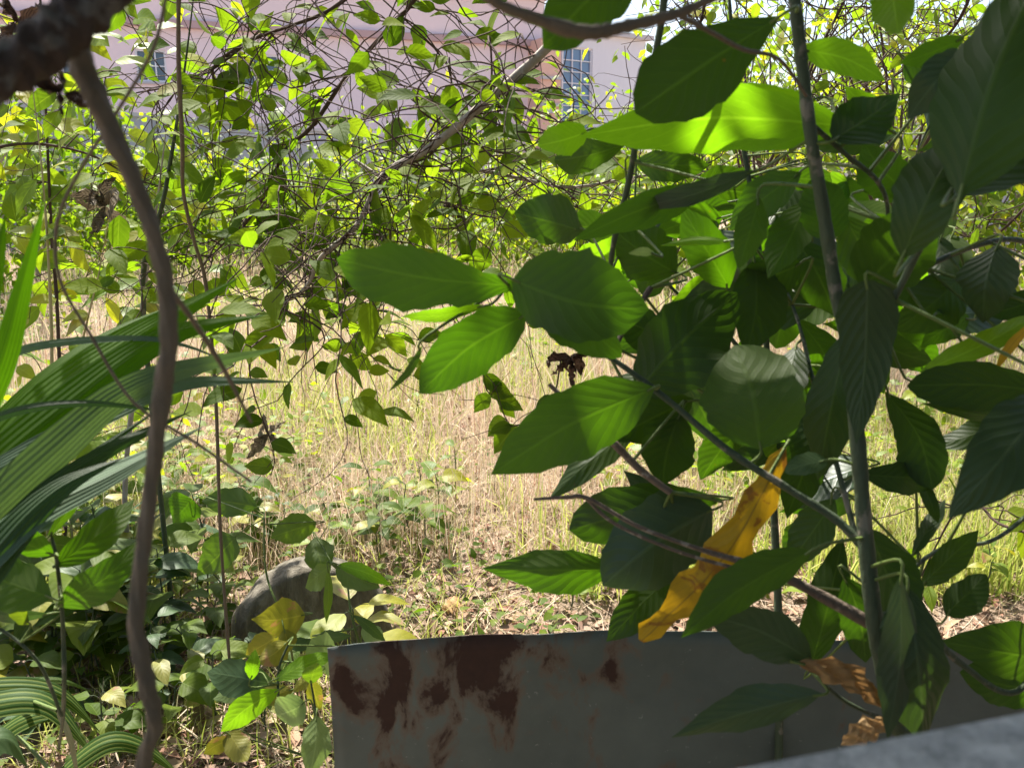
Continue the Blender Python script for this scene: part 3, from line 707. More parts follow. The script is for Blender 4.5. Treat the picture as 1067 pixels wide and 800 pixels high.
cluster(110, 215, 2.6, .11, 'withered grey leaves hanging behind the blurred stem', 7, 'deadgrey')
cluster(280, 452, 3.2, .12, 'dry twisted leaf scrap lying over weeds beyond the bent sprig', 6, 'deadgrey')
cluster(22, 25, 1.3, .06, 'shrivelled reddish brown leaf in the top left corner', 6, 'deadbrown')

# =================================================================== NEAR LIANAS (left)
root = thing('liana', at(70, -40, .5), 'thick dark liana branch crossing the top left corner with a bare stem hanging down', 'liana')
m = MB(); m.tube(pathpx([(-90, 150), (-20, 92), (40, 52), (90, 8), (150, -50)], .46, .5), [.011, .012, .013, .0135, .0135], 24, sub=22, knob=.03, bumpy=.2); m.build('thick_branch', M['barkdark'], root, origin=at(70, -40, .5))
m = MB(); m.tube(pathpx([(62, -60), (76, 0), (84, 62), (112, 128), (146, 205), (168, 275), (176, 345), (168, 420), (158, 500), (148, 580), (142, 650), (153, 712), (161, 755), (148, 800), (138, 900), (150, 1100)], .5, .62),
   [.0066, .0068, .007, .0064, .0056, .005, .0050, .0057, .0048, .0048, .0050, .0057, .0052, .0057, .005, .005], 20, sub=12, knob=.08, bumpy=.2); m.build('hanging_stem', M['bark'], root, origin=at(76, 0, .5))
m = MB(); m.tube(pathpx([(176, 300), (205, 340), (235, 388), (262, 440)], .56, .7), [.0022, .002, .0018, .0012], 7); m.build('side_twig', M['bark'], root, origin=at(176, 300, .56))
root = thing('thin_twig', at(172, -10, .6), 'thin blurred twig running from the thick branch down past the strap leaves', 'twig')
m = MB(); m.tube(pathpx([(176, -20), (160, 50), (120, 120), (85, 175), (60, 230), (62, 290), (95, 350), (140, 420), (205, 462), (262, 502)], .6, .8), [.0014]*10, 7, sub=6); m.build('twig_stem', M['bark'], root, origin=at(172, -10, .6))
root = thing('straight_vine', at(187, -10, 1.6), 'thin straight brown vine hanging vertically left of centre', 'vine')
m = MB(); m.tube(pathpx([(187, -60), (186, 60), (190, 150), (191, 200), (202, 250), (215, 300), (225, 420), (230, 560), (240, 700)], 1.6, 2.3), [.0045]*9, 8, sub=6, knob=.12); m.build('vine_stem', M['bark'], root, origin=at(187, -10, 1.6))
root = thing('blurred_branch', at(500, -10, .55), 'blurred bare branch crossing in front of the top of the picture', 'branch')
m = MB(); m.tube(pathpx([(440, -70), (505, -5), (556, 19), (610, 34), (660, 26), (712, 12), (760, -14), (800, -60)], .52, .62), [.003, .0032, .004, .005, .0042, .0034, .003, .003], 10, sub=9, knob=.16); m.build('branch', M['bark'], root, origin=at(505, -5, .52))
m = MB(); m.tube(pathpx([(700, 12), (738, 32), (775, 52), (812, 62), (840, 100)], .62, .9), [.0025, .0022, .0022, .002, .0018], 7); m.build('side_twig', M['bark'], root, origin=at(700, 12, .62))

# cane stems at left
for k, (pts, d, rr, mt, lab) in enumerate([([(30, 60), (44, 180), (52, 300), (54, 400), (50, 560)], 2.9, .0065, 'cane', 'pale jointed cane stem rising left of the strap leaves'),
     ([(118, 200), (104, 280), (92, 330), (82, 380), (70, 500)], 2.7, .004, 'cane', 'thin straw coloured stem leaning beside the jointed cane'),
     ([(205, -30), (190, 90), (172, 200), (160, 250), (150, 330)], 2.3, .008, 'stem', 'green stem slanting up beside the straight vine'),
     ([(175, 120), (160, 240), (145, 340), (140, 400), (130, 520)], 2.8, .009, 'barkgrey', 'grey sapling trunk behind the blurred hanging stem'),
     ([(150, 480), (120, 360), (110, 200), (60, 255)], 1.8, .002, 'cane', 'yellow grass stalk slanting across the upper left')][:4]):
    P3 = pathpx(pts, d, d+.3); P3.append(np.array([P3[-1][0], P3[-1][1], -.02])); root = thing('cane', P3[-1], lab, 'stem')
    m = MB(); m.tube(P3, [rr*min(1, .12+.35*q) for q in range(len(P3))], 8, sub=5, knob=.1); m.build('stem', M[mt], root, origin=P3[-1])
    for q in range(3):
        a = P3[1]+(P3[2]-P3[1])*random.random(); d_ = nrm([random.choice([-1, 1])*.8, random.uniform(-.4, .2), random.uniform(-.7, .3)])
        m = MB(); L = random.uniform(.08, .13); m.add(*leaf_geo([a, a+d_*L*.5, a+d_*L+[0, 0, -.02]], L*.42, nrm(np.cross(d_, [0, -.7, .6])), 'ovate', .2, .06, 10, 4)); m.build('leaf', M['sapyel' if q == 0 else 'lime'], root, origin=a)

# =================================================================== STRAP-LEAVED PLANT (left)
def strap_plant(name, label, base, leaves, cat='palm plant'):
    root = thing(name, base, label, cat)
    m = MB(); m.tube([base, base+[0, 0, .1]], [.02, .012], 8, smooth=False); m.build('stem', M['petiole'], root, origin=base)
    for pts, d0, d1, wpx, mt, roll, fold in leaves:
        P3 = pathpx(pts, d0, d1); wd = wpx/FP*(d0+d1)/2/max(.4, math.cos(roll))
        m = MB(); m.add(*leaf_geo(P3, wd, sidevec(P3[0], P3[-1], roll), 'strap', fold, .03, 26, 12, random.uniform(-.3, .3)))
        lo_ = m.build('leaf', M[mt], root, origin=P3[0])
        m = MB(); m.tube([P3[0], P3[0]*.4+(base+[0, 0, .3])*.6, base+[0, 0, .02]], [.004, .005, .007], 6)
        po = m.build('leaf_stalk', M['petiole'], None, origin=P3[0]); po.parent = lo_; po.location = (0, 0, 0)
    return root
bp = onz(-150, 800); bp[2] = -.02
strap_plant('strap_leaved_plant', 'pleated strap leaves of a palm seedling reaching in from the left edge', bp, [
 ([(-60, 540), (40, 425), (140, 352), (248, 290)], 1.05, 1.25, 50, 'strap', .5, .2),
 ([(-50, 525), (60, 432), (170, 352), (278, 328)], 1.0, 1.2, 44, 'strap', .3, .25),
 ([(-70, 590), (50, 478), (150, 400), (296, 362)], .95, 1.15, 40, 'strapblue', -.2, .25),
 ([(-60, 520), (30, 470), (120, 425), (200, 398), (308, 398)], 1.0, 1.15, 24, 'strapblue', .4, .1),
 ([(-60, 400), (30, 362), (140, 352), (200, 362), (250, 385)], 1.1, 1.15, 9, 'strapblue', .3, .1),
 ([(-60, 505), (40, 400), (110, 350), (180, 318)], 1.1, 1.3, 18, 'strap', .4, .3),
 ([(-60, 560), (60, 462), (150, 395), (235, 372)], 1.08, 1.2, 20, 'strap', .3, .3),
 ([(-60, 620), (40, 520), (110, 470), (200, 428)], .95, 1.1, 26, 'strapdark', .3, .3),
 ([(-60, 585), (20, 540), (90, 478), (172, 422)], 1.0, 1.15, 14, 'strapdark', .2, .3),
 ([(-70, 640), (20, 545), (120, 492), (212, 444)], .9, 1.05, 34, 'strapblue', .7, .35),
 ([(-60, 660), (0, 570), (60, 510), (130, 476)], .9, 1.0, 40, 'strapdark', .2, .3),
 ([(-60, 460), (10, 430), (80, 420), (140, 424), (190, 432)], 1.0, 1.05, 10, 'strapdark', .2, .2),
 ([(-40, 470), (0, 380), (22, 300), (47, 208)], .85, .9, 26, 'strap', .2, .3),
 ([(-40, 400), (-15, 320), (-2, 270), (6, 222)], .85, .9, 22, 'strap', .2, .3),
])
bp = onz(-20, 830); bp[2] = -.02
strap_plant('striped_plant', 'low plant with yellow striped arching leaves in the bottom left corner', bp, [
 ([(-60, 760), (-10, 735), (50, 735), (100, 790)], 1.8, 1.9, 30, 'stripe', .4, .3),
 ([(-60, 730), (0, 716), (60, 722), (104, 762)], 1.9, 2.0, 24, 'stripe', .3, .3),
 ([(-60, 700), (0, 712), (60, 708), (98, 722)], 2.0, 2.1, 12, 'stripe', .3, .3),
 ([(60, 810), (110, 775), (150, 780), (190, 810)], 1.8, 1.9, 22, 'stripe', .3, .3),
 ([(-30, 790), (20, 752), (60, 745), (90, 770)], 1.85, 1.9, 22, 'stripe', .5, .3),
 ([(-60, 800), (-20, 775), (10, 770), (30, 800)], 1.7, 1.8, 34, 'sapblue', .5, .3),
 ([(60, 740), (72, 765), (78, 790), (84, 830)], 1.8, 1.8, 6, 'cane', .3, .3),
], 'striped plant')

# =================================================================== UNDERSTORY
def sapling(base, h, n, L, mat, label, group=None, lean=(0, 0), kind='ovate', ratio=.5, name='sapling', seed=0, bark='stem', drop=.3):
    r = np.random.default_rng(seed); root = thing(name, base, label, 'sapling', group)
    top = base+np.array([lean[0], lean[1], h]); mid = (base+top)/2+np.array([r.normal(0, .02), r.normal(0, .02), 0])
    m = MB(); m.tube([base-[0, 0, .03], mid, top], [.0035, .0028, .0018], 6); c = curve_pts([base, mid, top])
    leaves = []
    for k in range(n):
        f = .45+.55*(k+.5)/n; p_ = c[min(len(c)-1, int(f*len(c)))]; a = k*2.4+r.random()*.7
        out = np.array([math.cos(a), math.sin(a), r.uniform(-.1, .35)]); out = nrm(out); q = p_+out*L*.25+np.array([0, 0, .01])
        m.tube([p_, (p_+q)/2+[0, 0, .006], q], [.0013, .0012, .001], 4, sub=2)
        l_ = L*r.uniform(.65, 1.15); o2 = nrm(out*[1, 1, 0]+[0, 0, r.uniform(-drop, .25)])
        leaves.append((q, o2, l_))
    m.build('stem', M[bark], root, origin=base)
    for q, o2, l_ in leaves:
        mm = MB(); tip = q+o2*l_+np.array([0, 0, -drop*l_*.5])
        side = nrm(np.cross(o2, nrm(np.array([r.normal(0, .25), r.normal(0, .25)-.1, 1.]))))
        mm.add(*leaf_geo([q, q+o2*l_*.5+[0, 0, .05*l_], tip], l_*ratio, side, kind, .25, .06, 11, 6, r.normal(0, .2)))
        mm.build('leaf', M[mat if r.random() < .85 else 'sapyel'], root, origin=q)
    return root
def gp(px, py): p_ = onz(px, py); p_[2] = float(ground_z(p_[0], p_[1])); return p_
named = [
 ((30, 640), .42, 7, .15, 'sap', 'sapling in the lower left behind the strap leaves'),
 ((100, 620), .30, 6, .13, 'sapblue', 'bluish sapling just left of the blurred hanging stem'),
 ((215, 640), .45, 8, .13, 'sap', 'broad leaved sapling left of the boulder'),
 ((262, 572), .26, 8, .10, 'sap', 'bushy sapling standing right behind the boulder'),
 ((345, 560), .28, 7, .10, 'sap', 'sapling just beyond the top of the boulder'),
 ((395, 590), .34, 8, .10, 'sap', 'slim sapling right of the boulder at the edge of the dry grass'),
 ((180, 590), .34, 7, .13, 'sapblue', 'waxy sapling with a pale sheen in its leaf colour by the foot of the straight vine'),
 ((60, 720), .22, 5, .12, 'sap', 'low sapling among the striped leaves'),
 ((190, 730), .20, 6, .10, 'sap', 'small sapling on the bare litter right of the hanging stem'),
 ((255, 560), .30, 7, .11, 'sap', 'sapling under the dark bent sprig'),
 ((130, 545), .34, 6, .14, 'sap', 'tall sapling under the strap leaf tips'),
 ((430, 560), .26, 7, .09, 'sap', 'little sapling in the dry grass right of the slim sapling'),
 ((720, 640), .14, 5, .09, 'lime', 'bright seedling showing just above the metal sheet'),
 ((590, 640), .12, 5, .07, 'lime', 'seedling below the pointed leaf above the metal sheet'),
 ((860, 655), .16, 3, .12, 'lime', 'lime seedling behind the metal sheet under the thick twig'),
 ((1010, 620), .24, 8, .08, 'lime', 'lime sapling in the sunny grass at lower right'),
 ((1060, 600), .3, 8, .09, 'lime', 'sunlit sapling at the right edge of the field'),
 ((955, 470), .4, 9, .10, 'lime', 'sapling in the field seen between the dark oblong leaves'),
]
for k, ((px, py), h, n, L, mt, lab) in enumerate(named):
    if k < 12: L *= 1.2
    if k in (4, 5, 11): h *= .65; L *= .8
    sapling(gp(px, py), h, n, L, mt, lab, None, (random.uniform(-.05, .05), random.uniform(-.05, .05)), 'heart' if k % 2 else 'ovate', .62 if k % 2 else .48, seed=100+k)
r = np.random.default_rng(91)
for k in range(30):
    px = r.uniform(-20, 400) if k < 23 else r.uniform(0, 330); py = r.uniform(560, 740) if k < 20 else r.uniform(530, 600)
    if px > 180 and py < 730: px = r.uniform(-30, 190)
    sapling(gp(px, py), r.uniform(.18, .42), int(r.integers(7, 11)), r.uniform(.11, .18)*(1 if k < 20 else .75), ['sap', 'sap', 'sapblue', 'sap', 'lime'][k % 5], 'young broad leaved sapling among the undergrowth on the left', 'young saplings in the undergrowth at left', kind=['heart', 'ovate'][k % 2], ratio=[.62, .5][k % 2], name='young_sapling', seed=500+k)
r = np.random.default_rng(55)
for k in range(22):
    px = r.uniform(-40, 235); py = r.uniform(600, 800)
    sapling(gp(px, py), r.uniform(.10, .24), int(r.integers(4, 7)), r.uniform(.09, .14), ['sap', 'sapblue', 'sap', 'sapyel'][k % 4] if k % 8 == 3 else ['sap', 'sapblue'][k % 2], 'low broad leaved plant covering the litter in the lower left corner', 'low broad leaved plants at lower left', kind=['heart', 'ovate'][k % 2], ratio=[.66, .52][k % 2], name='low_plant', seed=900+k)
for k in range(30):
    px = r.uniform(180, 455) if k < 18 else r.uniform(-20, 200); py = r.uniform(530, 600) if k < 18 else r.uniform(500, 590)
    sapling(gp(px, py), r.uniform(.12, .27), int(r.integers(5, 9)), r.uniform(.08, .125), ['sap', 'lime', 'sap'][k % 3], 'small broad leaved seedling at the shady edge of the dry field', 'broad leaved seedlings along the edge of the field', kind=['heart', 'ovate'][k % 2], ratio=[.66, .5][k % 2], name='edge_seedling', seed=700+k)
r = np.random.default_rng(77)
for k in range(60):
    px = r.uniform(-20, 330); py = r.uniform(505, 790)
    sapling(gp(px, py), r.uniform(.06, .2), int(r.integers(3, 6)), r.uniform(.05, .09), ['sap', 'sap', 'sapblue', 'sap'][k % 4], 'tiny seedling in the dead leaves on the left side', 'tiny seedlings on the left forest floor', name='seedling', seed=300+k)
for k in range(14):
    px = r.uniform(430, 1040); py = r.uniform(380, 560)
    sapling(gp(px, py), r.uniform(.12, .3), int(r.integers(5, 9)), r.uniform(.06, .1), 'lime', 'small leafy seedling standing in the dry grass field', 'seedlings in the dry field', name='seedling', seed=400+k)

def hero_plant(name, label, cat, basept, stems, specs, bark='stem', group=None, rad=.003, petr=.0013):
    root = thing(name, basept, label, cat, group); cs = []
    for q, st in enumerate(stems):
        pts, rr = st; m = MB(); m.tube(pts, rr, 9, sub=8, knob=.08); m.build('stem', M['barkbrown' if (name == 'big_leaved_shrub' and q in (3, 4, 5, 10)) else bark], root, origin=np.array(pts[0])); cs.append(curve_pts(pts))
    for s_ in specs: hero_leaf(root, s_, cs, None, petr=petr)
    return root

bp = gp(62, 790)
hero_plant('near_sapling', 'near sapling with four long upswept leaves and a dark bare stem at lower left', 'sapling', bp,
 [([bp, at(66, 740, 1.25), at(66, 660, 1.12), at(60, 590, 1.1), at(54, 560, 1.1)], [.0035, .003, .0028, .0026, .002]), ([at(64, 745, 1.25), at(40, 690, 1.2), at(0, 655, 1.2), at(-40, 640, 1.2)], [.0028, .0024, .002, .002])],
 [(56, 578, -12, 552, 26, 1.08, 'mid', dict(roll=.5)), (54, 622, -30, 585, 52, 1.05, 'mid', dict(roll=.2, kind='ell')), (56, 590, 140, 520, 32, 1.1, 'mid', dict(roll=.3)),
  (60, 632, 152, 560, 36, 1.08, 'mid', dict(roll=.1, fold=.1)), (50, 560, 95, 500, 12, 1.15, 'dark', {}), (52, 640, -30, 636, 14, 1.2, 'sapblue', {}), (30, 650, 5, 622, 16, 1.2, 'sap', {})])
bp = gp(300, 770)
hero_plant('lime_sapling', 'sapling with long yellow green leaves leaning beside the metal sheet corner', 'sapling', bp,
 [([bp, at(292, 740, 1.75), at(290, 700, 1.7), at(300, 672, 1.7)], [.003, .0028, .0025, .002])],
 [(291, 718, 230, 762, 26, 1.65, 'bright', dict(roll=.2)), (286, 708, 350, 680, 18, 1.65, 'bright', dict(roll=.4)), (285, 712, 216, 700, 38, 1.8, 'sapblue', dict(roll=.2)), (262, 708, 266, 676, 14, 1.65, 'bright', dict(roll=0)),
  (268, 705, 222, 728, 22, 1.8, 'sap', {}), (306, 718, 262, 728, 20, 1.72, 'sapyel', {}), (300, 668, 268, 690, 24, 1.75, 'sapyel', {}), (350, 676, 320, 690, 40, 1.8, 'pale', dict(roll=.4, kind='round')), (330, 700, 305, 720, 12, 1.7, 'sapyel', {})])
bp = gp(312, 740)
hero_plant('boulder_creeper', 'drooping leafy sapling hanging over the top of the boulder', 'sapling', bp,
 [([bp, at(300, 660, 2.1), at(278, 600, 2.1), at(275, 540, 2.15)], [.003, .003, .0025, .002]), ([at(378, 680, 2.0), at(366, 640, 2.0), at(360, 600, 2.05), at(345, 585, 2.1)], [.0028, .0026, .0022, .002])],
 [(345, 588, 318, 612, 22, 2.05, 'sap', {}), (350, 590, 396, 612, 26, 2.0, 'sap', dict(roll=.3)), (352, 588, 408, 610, 14, 2.0, 'bright', {}), (342, 592, 340, 650, 9, 2.0, 'sap', {}), (318, 640, 262, 645, 38, 2.0, 'sapyel', dict(kind='ovate', roll=.1)),
  (290, 662, 256, 682, 22, 2.0, 'sapyel', {}), (296, 655, 300, 680, 18, 1.95, 'sapyel', {}), (330, 545, 282, 560, 30, 2.2, 'sap', {}), (328, 560, 340, 600, 30, 2.15, 'sap', {}), (245, 560, 205, 600, 34, 2.3, 'sap', dict(kind='heart')),
  (378, 652, 402, 672, 20, 2.0, 'pale', dict(kind='round', label='pale yellow green backlit leaf')), (332, 662, 366, 662, 12, 2.0, 'sapblue', {}), (300, 672, 330, 668, 14, 2.0, 'sapblue', {}), (368, 640, 402, 668, 10, 1.95, 'sap', {}),
  (268, 528, 210, 522, 30, 2.4, 'sap', {}), (200, 520, 180, 545, 36, 2.4, 'mid', dict(kind='heart'))], bark='petiole')
bp = gp(332, 800)
hero_plant('pale_leaf_seedling', 'seedling with two folded pale grey green leaves at the left edge of the sheet', 'seedling', bp,
 [([bp, at(330, 770, 1.6), at(328, 735, 1.6), at(322, 700, 1.6)], [.0025, .0024, .002, .0018])],
 [(318, 732, 288, 745, 34, 1.55, 'pale', dict(kind='round', roll=.4)), (330, 745, 322, 810, 30, 1.52, 'pale', dict(kind='ell', roll=.4)), (325, 708, 334, 740, 16, 1.6, 'sapyel', {}), (324, 712, 330, 690, 20, 1.6, 'sap', {}), (240, 770, 212, 785, 16, 2.0, 'sapyel', dict(roll=.6)), (238, 762, 258, 792, 26, 2.0, 'sapyel', dict(kind='round'))])
for k, (px, py, d, sz) in enumerate([(113, 610, 2.4, 26), (460, 648, 2.6, 34)]):
    a = onz(px, py); a[2] = .05; mm = MB(); L = sz/FP*d*1.6; e = a+np.array([L*.6, -.02, .0])
    mm.add(*leaf_geo([a, (a+e)/2+[0, 0, .03], e], L*.5, np.array([0, .8, .5]), 'ell', .3, .1, 12, 6, .6, .2)); 
    tag(mm.build('fallen_leaf', M['sapyel' if k == 0 else 'dry'], origin=a), ['curled yellow fallen leaf behind the near sapling', 'large reddish brown fallen leaf behind the metal sheet'][k], 'fallen leaf')

# =================================================================== BOULDER
def stone():
    import bmesh
    bm = bmesh.new(); bmesh.ops.create_icosphere(bm, subdivisions=5, radius=1.0)
    me = bpy.data.meshes.new('boulder')
    from mathutils import noise
    c = onz(322, 690); w_, h_ = .25, .265
    for v in bm.verts:
        p = v.co.copy(); n_ = noise.noise(p*1.3)*.12+noise.noise(p*3.5)*.05+noise.noise(p*9)*.015
        groove = .018*math.sin(p.x*14+p.z*5+3*noise.noise(p*2))*max(0, -p.x+.1)
        p = p*(1+n_+groove)
        # face turned to the viewer is broken off flat, leaning back
        nn = Vector((.35, -.93, .12)).normalized(); dcut = .38
        k = p.dot(nn)
        if k > dcut: p -= nn*(k-dcut)*.93
        v.co = Vector((p.x*w_*1.05, p.y*.25, p.z*h_))
    bm.to_mesh(me); bm.free()
    for f in me.polygons: f.use_smooth = True
    t = NT('stone_grey'); p = t.obj(); mp = t.n('ShaderNodeMapping'); t.l(p, mp.inputs[0]); mp.inputs['Scale'].default_value = (1, 1, .3)
    a = t.noise(mp.outputs[0], 26, 6, .7, .5); col = t.ramp(a, [(.3, (.05, .042, .03)), (.5, (.13, .115, .085)), (.7, (.27, .245, .20))])
    col = t.mix(t.math('MULTIPLY', t.noise(p, 6, 3), .5), col, (.16, .14, .11))
    me.materials.append(t.done(t.bsdf(col, .9, t.bump(a, .8, .02), .15)))
    o = bpy.data.objects.new('boulder', me); C.objects.link(o); o.location = (c[0], c[1]+.13, .03); return o
tag(stone(), 'rounded grey boulder with a flat shadowed face half hidden by leaves', 'boulder')

# =================================================================== METAL SHEET AND LEDGE
def sheet():
    d = 1.5; tl = at(341, 675, d); tr_ = at(1150, 668, d*1.08); N_ = 60; K = 24
    V = []; 
    for side in (0, 1):
        for i in range(N_+1):
            u = i/N_; top = tl*(1-u)+tr_*u; px = 341+u*(1150-341)
            # hand-cut wavy top edge: 675 at the corner, 655 at mid, 664 right
            yt = np.interp(px, [341, 430, 520, 600, 660, 760, 900, 1150], [675, 668, 662, 658, 656, 658, 668, 680])
            dd = d*(1+.08*u); top = at(px, yt, dd)
            for k in range(K+1):
                v = k/K; z = top[2]*(1-v)+(-.02)*v
                bul = .006*math.sin(u*9+v*3)+.004*math.sin(v*8+u*17)+(.0025*math.sin(u*40) if v < .1 else 0)
                V.append((top[0], top[1]+bul+(.0016 if side else 0), z))
    q = K+1; off = (N_+1)*q; F = []
    for i in range(N_):
        for k in range(K):
            a = i*q+k; F.append((a, a+1, a+q+1, a+q)); F.append((off+a, off+a+q, off+a+q+1, off+a+1))
        F.append((i*q, (i+1)*q, off+(i+1)*q, off+i*q)); F.append((i*q+K, off+i*q+K, off+(i+1)*q+K, (i+1)*q+K))
    for k in range(K):
        F.append((k, off+k, off+k+1, k+1)); b = N_*q+k; F.append((b, b+1, off+b+1, off+b))
    m = MB(); m.add(V, F)
    t = NT('rusty_painted_metal'); p = t.n('ShaderNodeNewGeometry').outputs['Position']
    sx = t.n('ShaderNodeSeparateXYZ'); t.l(p, sx.inputs[0])
    c0 = at(530, 664, d); 
    # rust: blotches concentrated in a band below the top edge and left of centre (world position of the real stain)
    dx = t.math('DIVIDE', t.math('SUBTRACT', sx.outputs[0], float(at(470, 664, d)[0])), .22)
    dz = t.math('DIVIDE', t.math('SUBTRACT', sx.outputs[2], float(c0[2]-.05)), .19)
    env = t.math('EXPONENT', t.math('MULTIPLY', t.math('ADD', t.math('MULTIPLY', dx, dx), t.math('MULTIPLY', dz, dz)), -.8))
    mp = t.n('ShaderNodeMapping'); t.l(p, mp.inputs[0]); mp.inputs['Scale'].default_value = (1, 1, .55)
    nz = t.noise(mp.outputs[0], 11, 6, .62, .4)
    val = t.math('ADD', nz, t.math('MULTIPLY', env, .26))
    mk = t.n('ShaderNodeMapRange', interpolation_type='SMOOTHSTEP'); t.l(val, mk.inputs[0]); mk.inputs[1].default_value = .655; mk.inputs[2].default_value = .735
    mk2 = t.n('ShaderNodeMapRange'); t.l(val, mk2.inputs[0]); mk2.inputs[1].default_value = .60; mk2.inputs[2].default_value = .70
    paint = t.mix(t.noise(p, 9, 5, .6), (.055, .072, .064), (.125, .148, .13))
    paint = t.mix(t.math('MULTIPLY', mk2.outputs[0], .5), paint, (.14, .12, .09))
    scr = t.noise(p, 60, 4, .7); sk = t.n('ShaderNodeMapRange'); t.l(scr, sk.inputs[0]); sk.inputs[1].default_value = .66; sk.inputs[2].default_value = .7
    paint = t.mix(t.math('MULTIPLY', sk.outputs[0], .5), paint, (.28, .29, .27))
    rust = t.mix(t.noise(p, 50, 5, .7), (.022, .011, .008), (.06, .027, .016))
    col = t.mix(mk.outputs[0], paint, rust)
    rg = t.math('ADD', .5, t.math('MULTIPLY', mk.outputs[0], .35))
    edge = t.math('MULTIPLY', t.math('MULTIPLY', mk2.outputs[0], t.math('SUBTRACT', 1, mk.outputs[0])), .7); col = t.mix(edge, col, (.12, .065, .035))
    mat = t.done(t.bsdf(col, rg, t.bump(t.math('ADD', t.math('MULTIPLY', mk.outputs[0], .5), t.math('MULTIPLY', scr, .3)), .4, .003), .4))
    o = m.build('metal_sheet', mat, origin=np.array([tl[0], tl[1], 0]))
    tag(o, 'grey green painted metal sheet with brown rust blotches standing at the bottom', 'metal sheet')
sheet()
zt = 1.24
e0 = onz(640, 826, zt); e1 = onz(1300, 696.5, zt)
M3, L = oriented(e0, e1); T = np.array([e0[0], e0[1], 0])
led = MB(); led.box((-.6, -.16, -.05), (L, 0, zt-.06), 0, M3, T)
root = thing('low_wall', T, 'pale grey concrete low wall blurred in the bottom right corner', 'wall')
t = NT('concrete_pale'); p = t.obj(); a = t.ramp(t.noise(p, 55, 6, .7), [(.38, (0, 0, 0)), (.62, (1, 1, 1))]); b = t.noise(p, 14, 4)
M['conc'] = t.done(t.bsdf(t.mix(t.math('ADD', t.math('MULTIPLY', a, .6), t.math('MULTIPLY', b, .4)), (.13, .14, .135), (.40, .41, .39)), .8, t.bump(a, .5, .003), .3))
led.build('wall_body', M['conc'], root, False)
led = MB(); led.box((-.62, -.19, zt-.057), (L+.02, .0, zt), 0, M3, T); led.build('capping', M['conc'], root, False)

# =================================================================== BIG LEAVED SHRUB (right, the main subject)
b0 = np.array([*(at(965, 900, 1.05)[:2]), -.02])
main = ([b0, at(952, 840, 1.05), at(932, 750, 1.02), at(912, 650, 1.0), at(902, 560, 1.0), at(893, 450, 1.0), at(884, 360, 1.0), at(872, 310, 1.0), at(858, 220, .98), at(846, 150, .96), at(836, 70, .95), at(828, 0, .93), at(815, -90, .93)],
        [.011, .0105, .010, .0098, .0092, .0088, .0085, .0078, .0074, .0072, .007, .0068, .0064])
st = [main,
 (pathpx([(700, -80), (688, 30), (668, 120), (655, 190), (640, 250), (634, 290), (620, 345)], 1.05, 1.3), [.0048, .0046, .0044, .0042, .004, .0036, .003]),
 (pathpx([(528, 298), (560, 322), (600, 350), (650, 382), (700, 420), (760, 470), (820, 508), (870, 540), (900, 570)], 1.12, 1.02), [.002, .0026, .003, .0036, .004, .0046, .005, .0054, .006]),
 (pathpx([(572, 400), (612, 438), (640, 462), (668, 490), (699, 513)], 1.14, 1.12), [.003, .0046, .0054, .0054, .0046]),
 (pathpx([(556, 520), (590, 518), (612, 519), (660, 546), (700, 562), (742, 576), (790, 590), (840, 612), (905, 648)], 1.04, 1.04), [.0016, .0026, .0029, .0026, .0027, .0034, .0048, .0066, .0085]),
 (pathpx([(612, 520), (640, 545), (700, 572), (760, 590), (800, 596)], 1.05, 1.05), [.0025, .0022, .0022, .0022, .0022]),
 (pathpx([(1050, -40), (1030, 90), (1000, 185), (960, 255), (925, 320), (888, 352)], .8, .98), [.0035, .0035, .0038, .004, .004, .004]),
 (pathpx([(846, 130), (880, 160), (915, 190), (925, 225), (912, 275)], .97, 1.1), [.003, .003, .0028, .0025, .002]),
 (pathpx([(1110, 640), (1060, 720), (1000, 690), (960, 650), (912, 640)], 1.15, 1.05), [.004, .004, .004, .0045, .005]),
 (pathpx([(1110, 275), (1060, 250), (1000, 262), (930, 300), (888, 350)], 1.3, 1.05), [.004, .004, .004, .004, .0045]),
 (pathpx([(678, 300), (655, 335), (636, 372)], 1.25, 1.2), [.0045, .004, .003]),
 (pathpx([(1110, 500), (1040, 560), (985, 570), (945, 600), (915, 660)], 1.35, 1.1), [.0035, .003, .003, .0032, .004]),
 (pathpx([(800, 260), (830, 330), (848, 400), (868, 470), (892, 560)], 1.35, 1.05), [.0025, .0025, .003, .0035, .004]),
 (pathpx([(928, 752), (880, 730), (846, 700), (834, 690)], 1.03, .98), [.003, .0024, .002, .0016]),
]
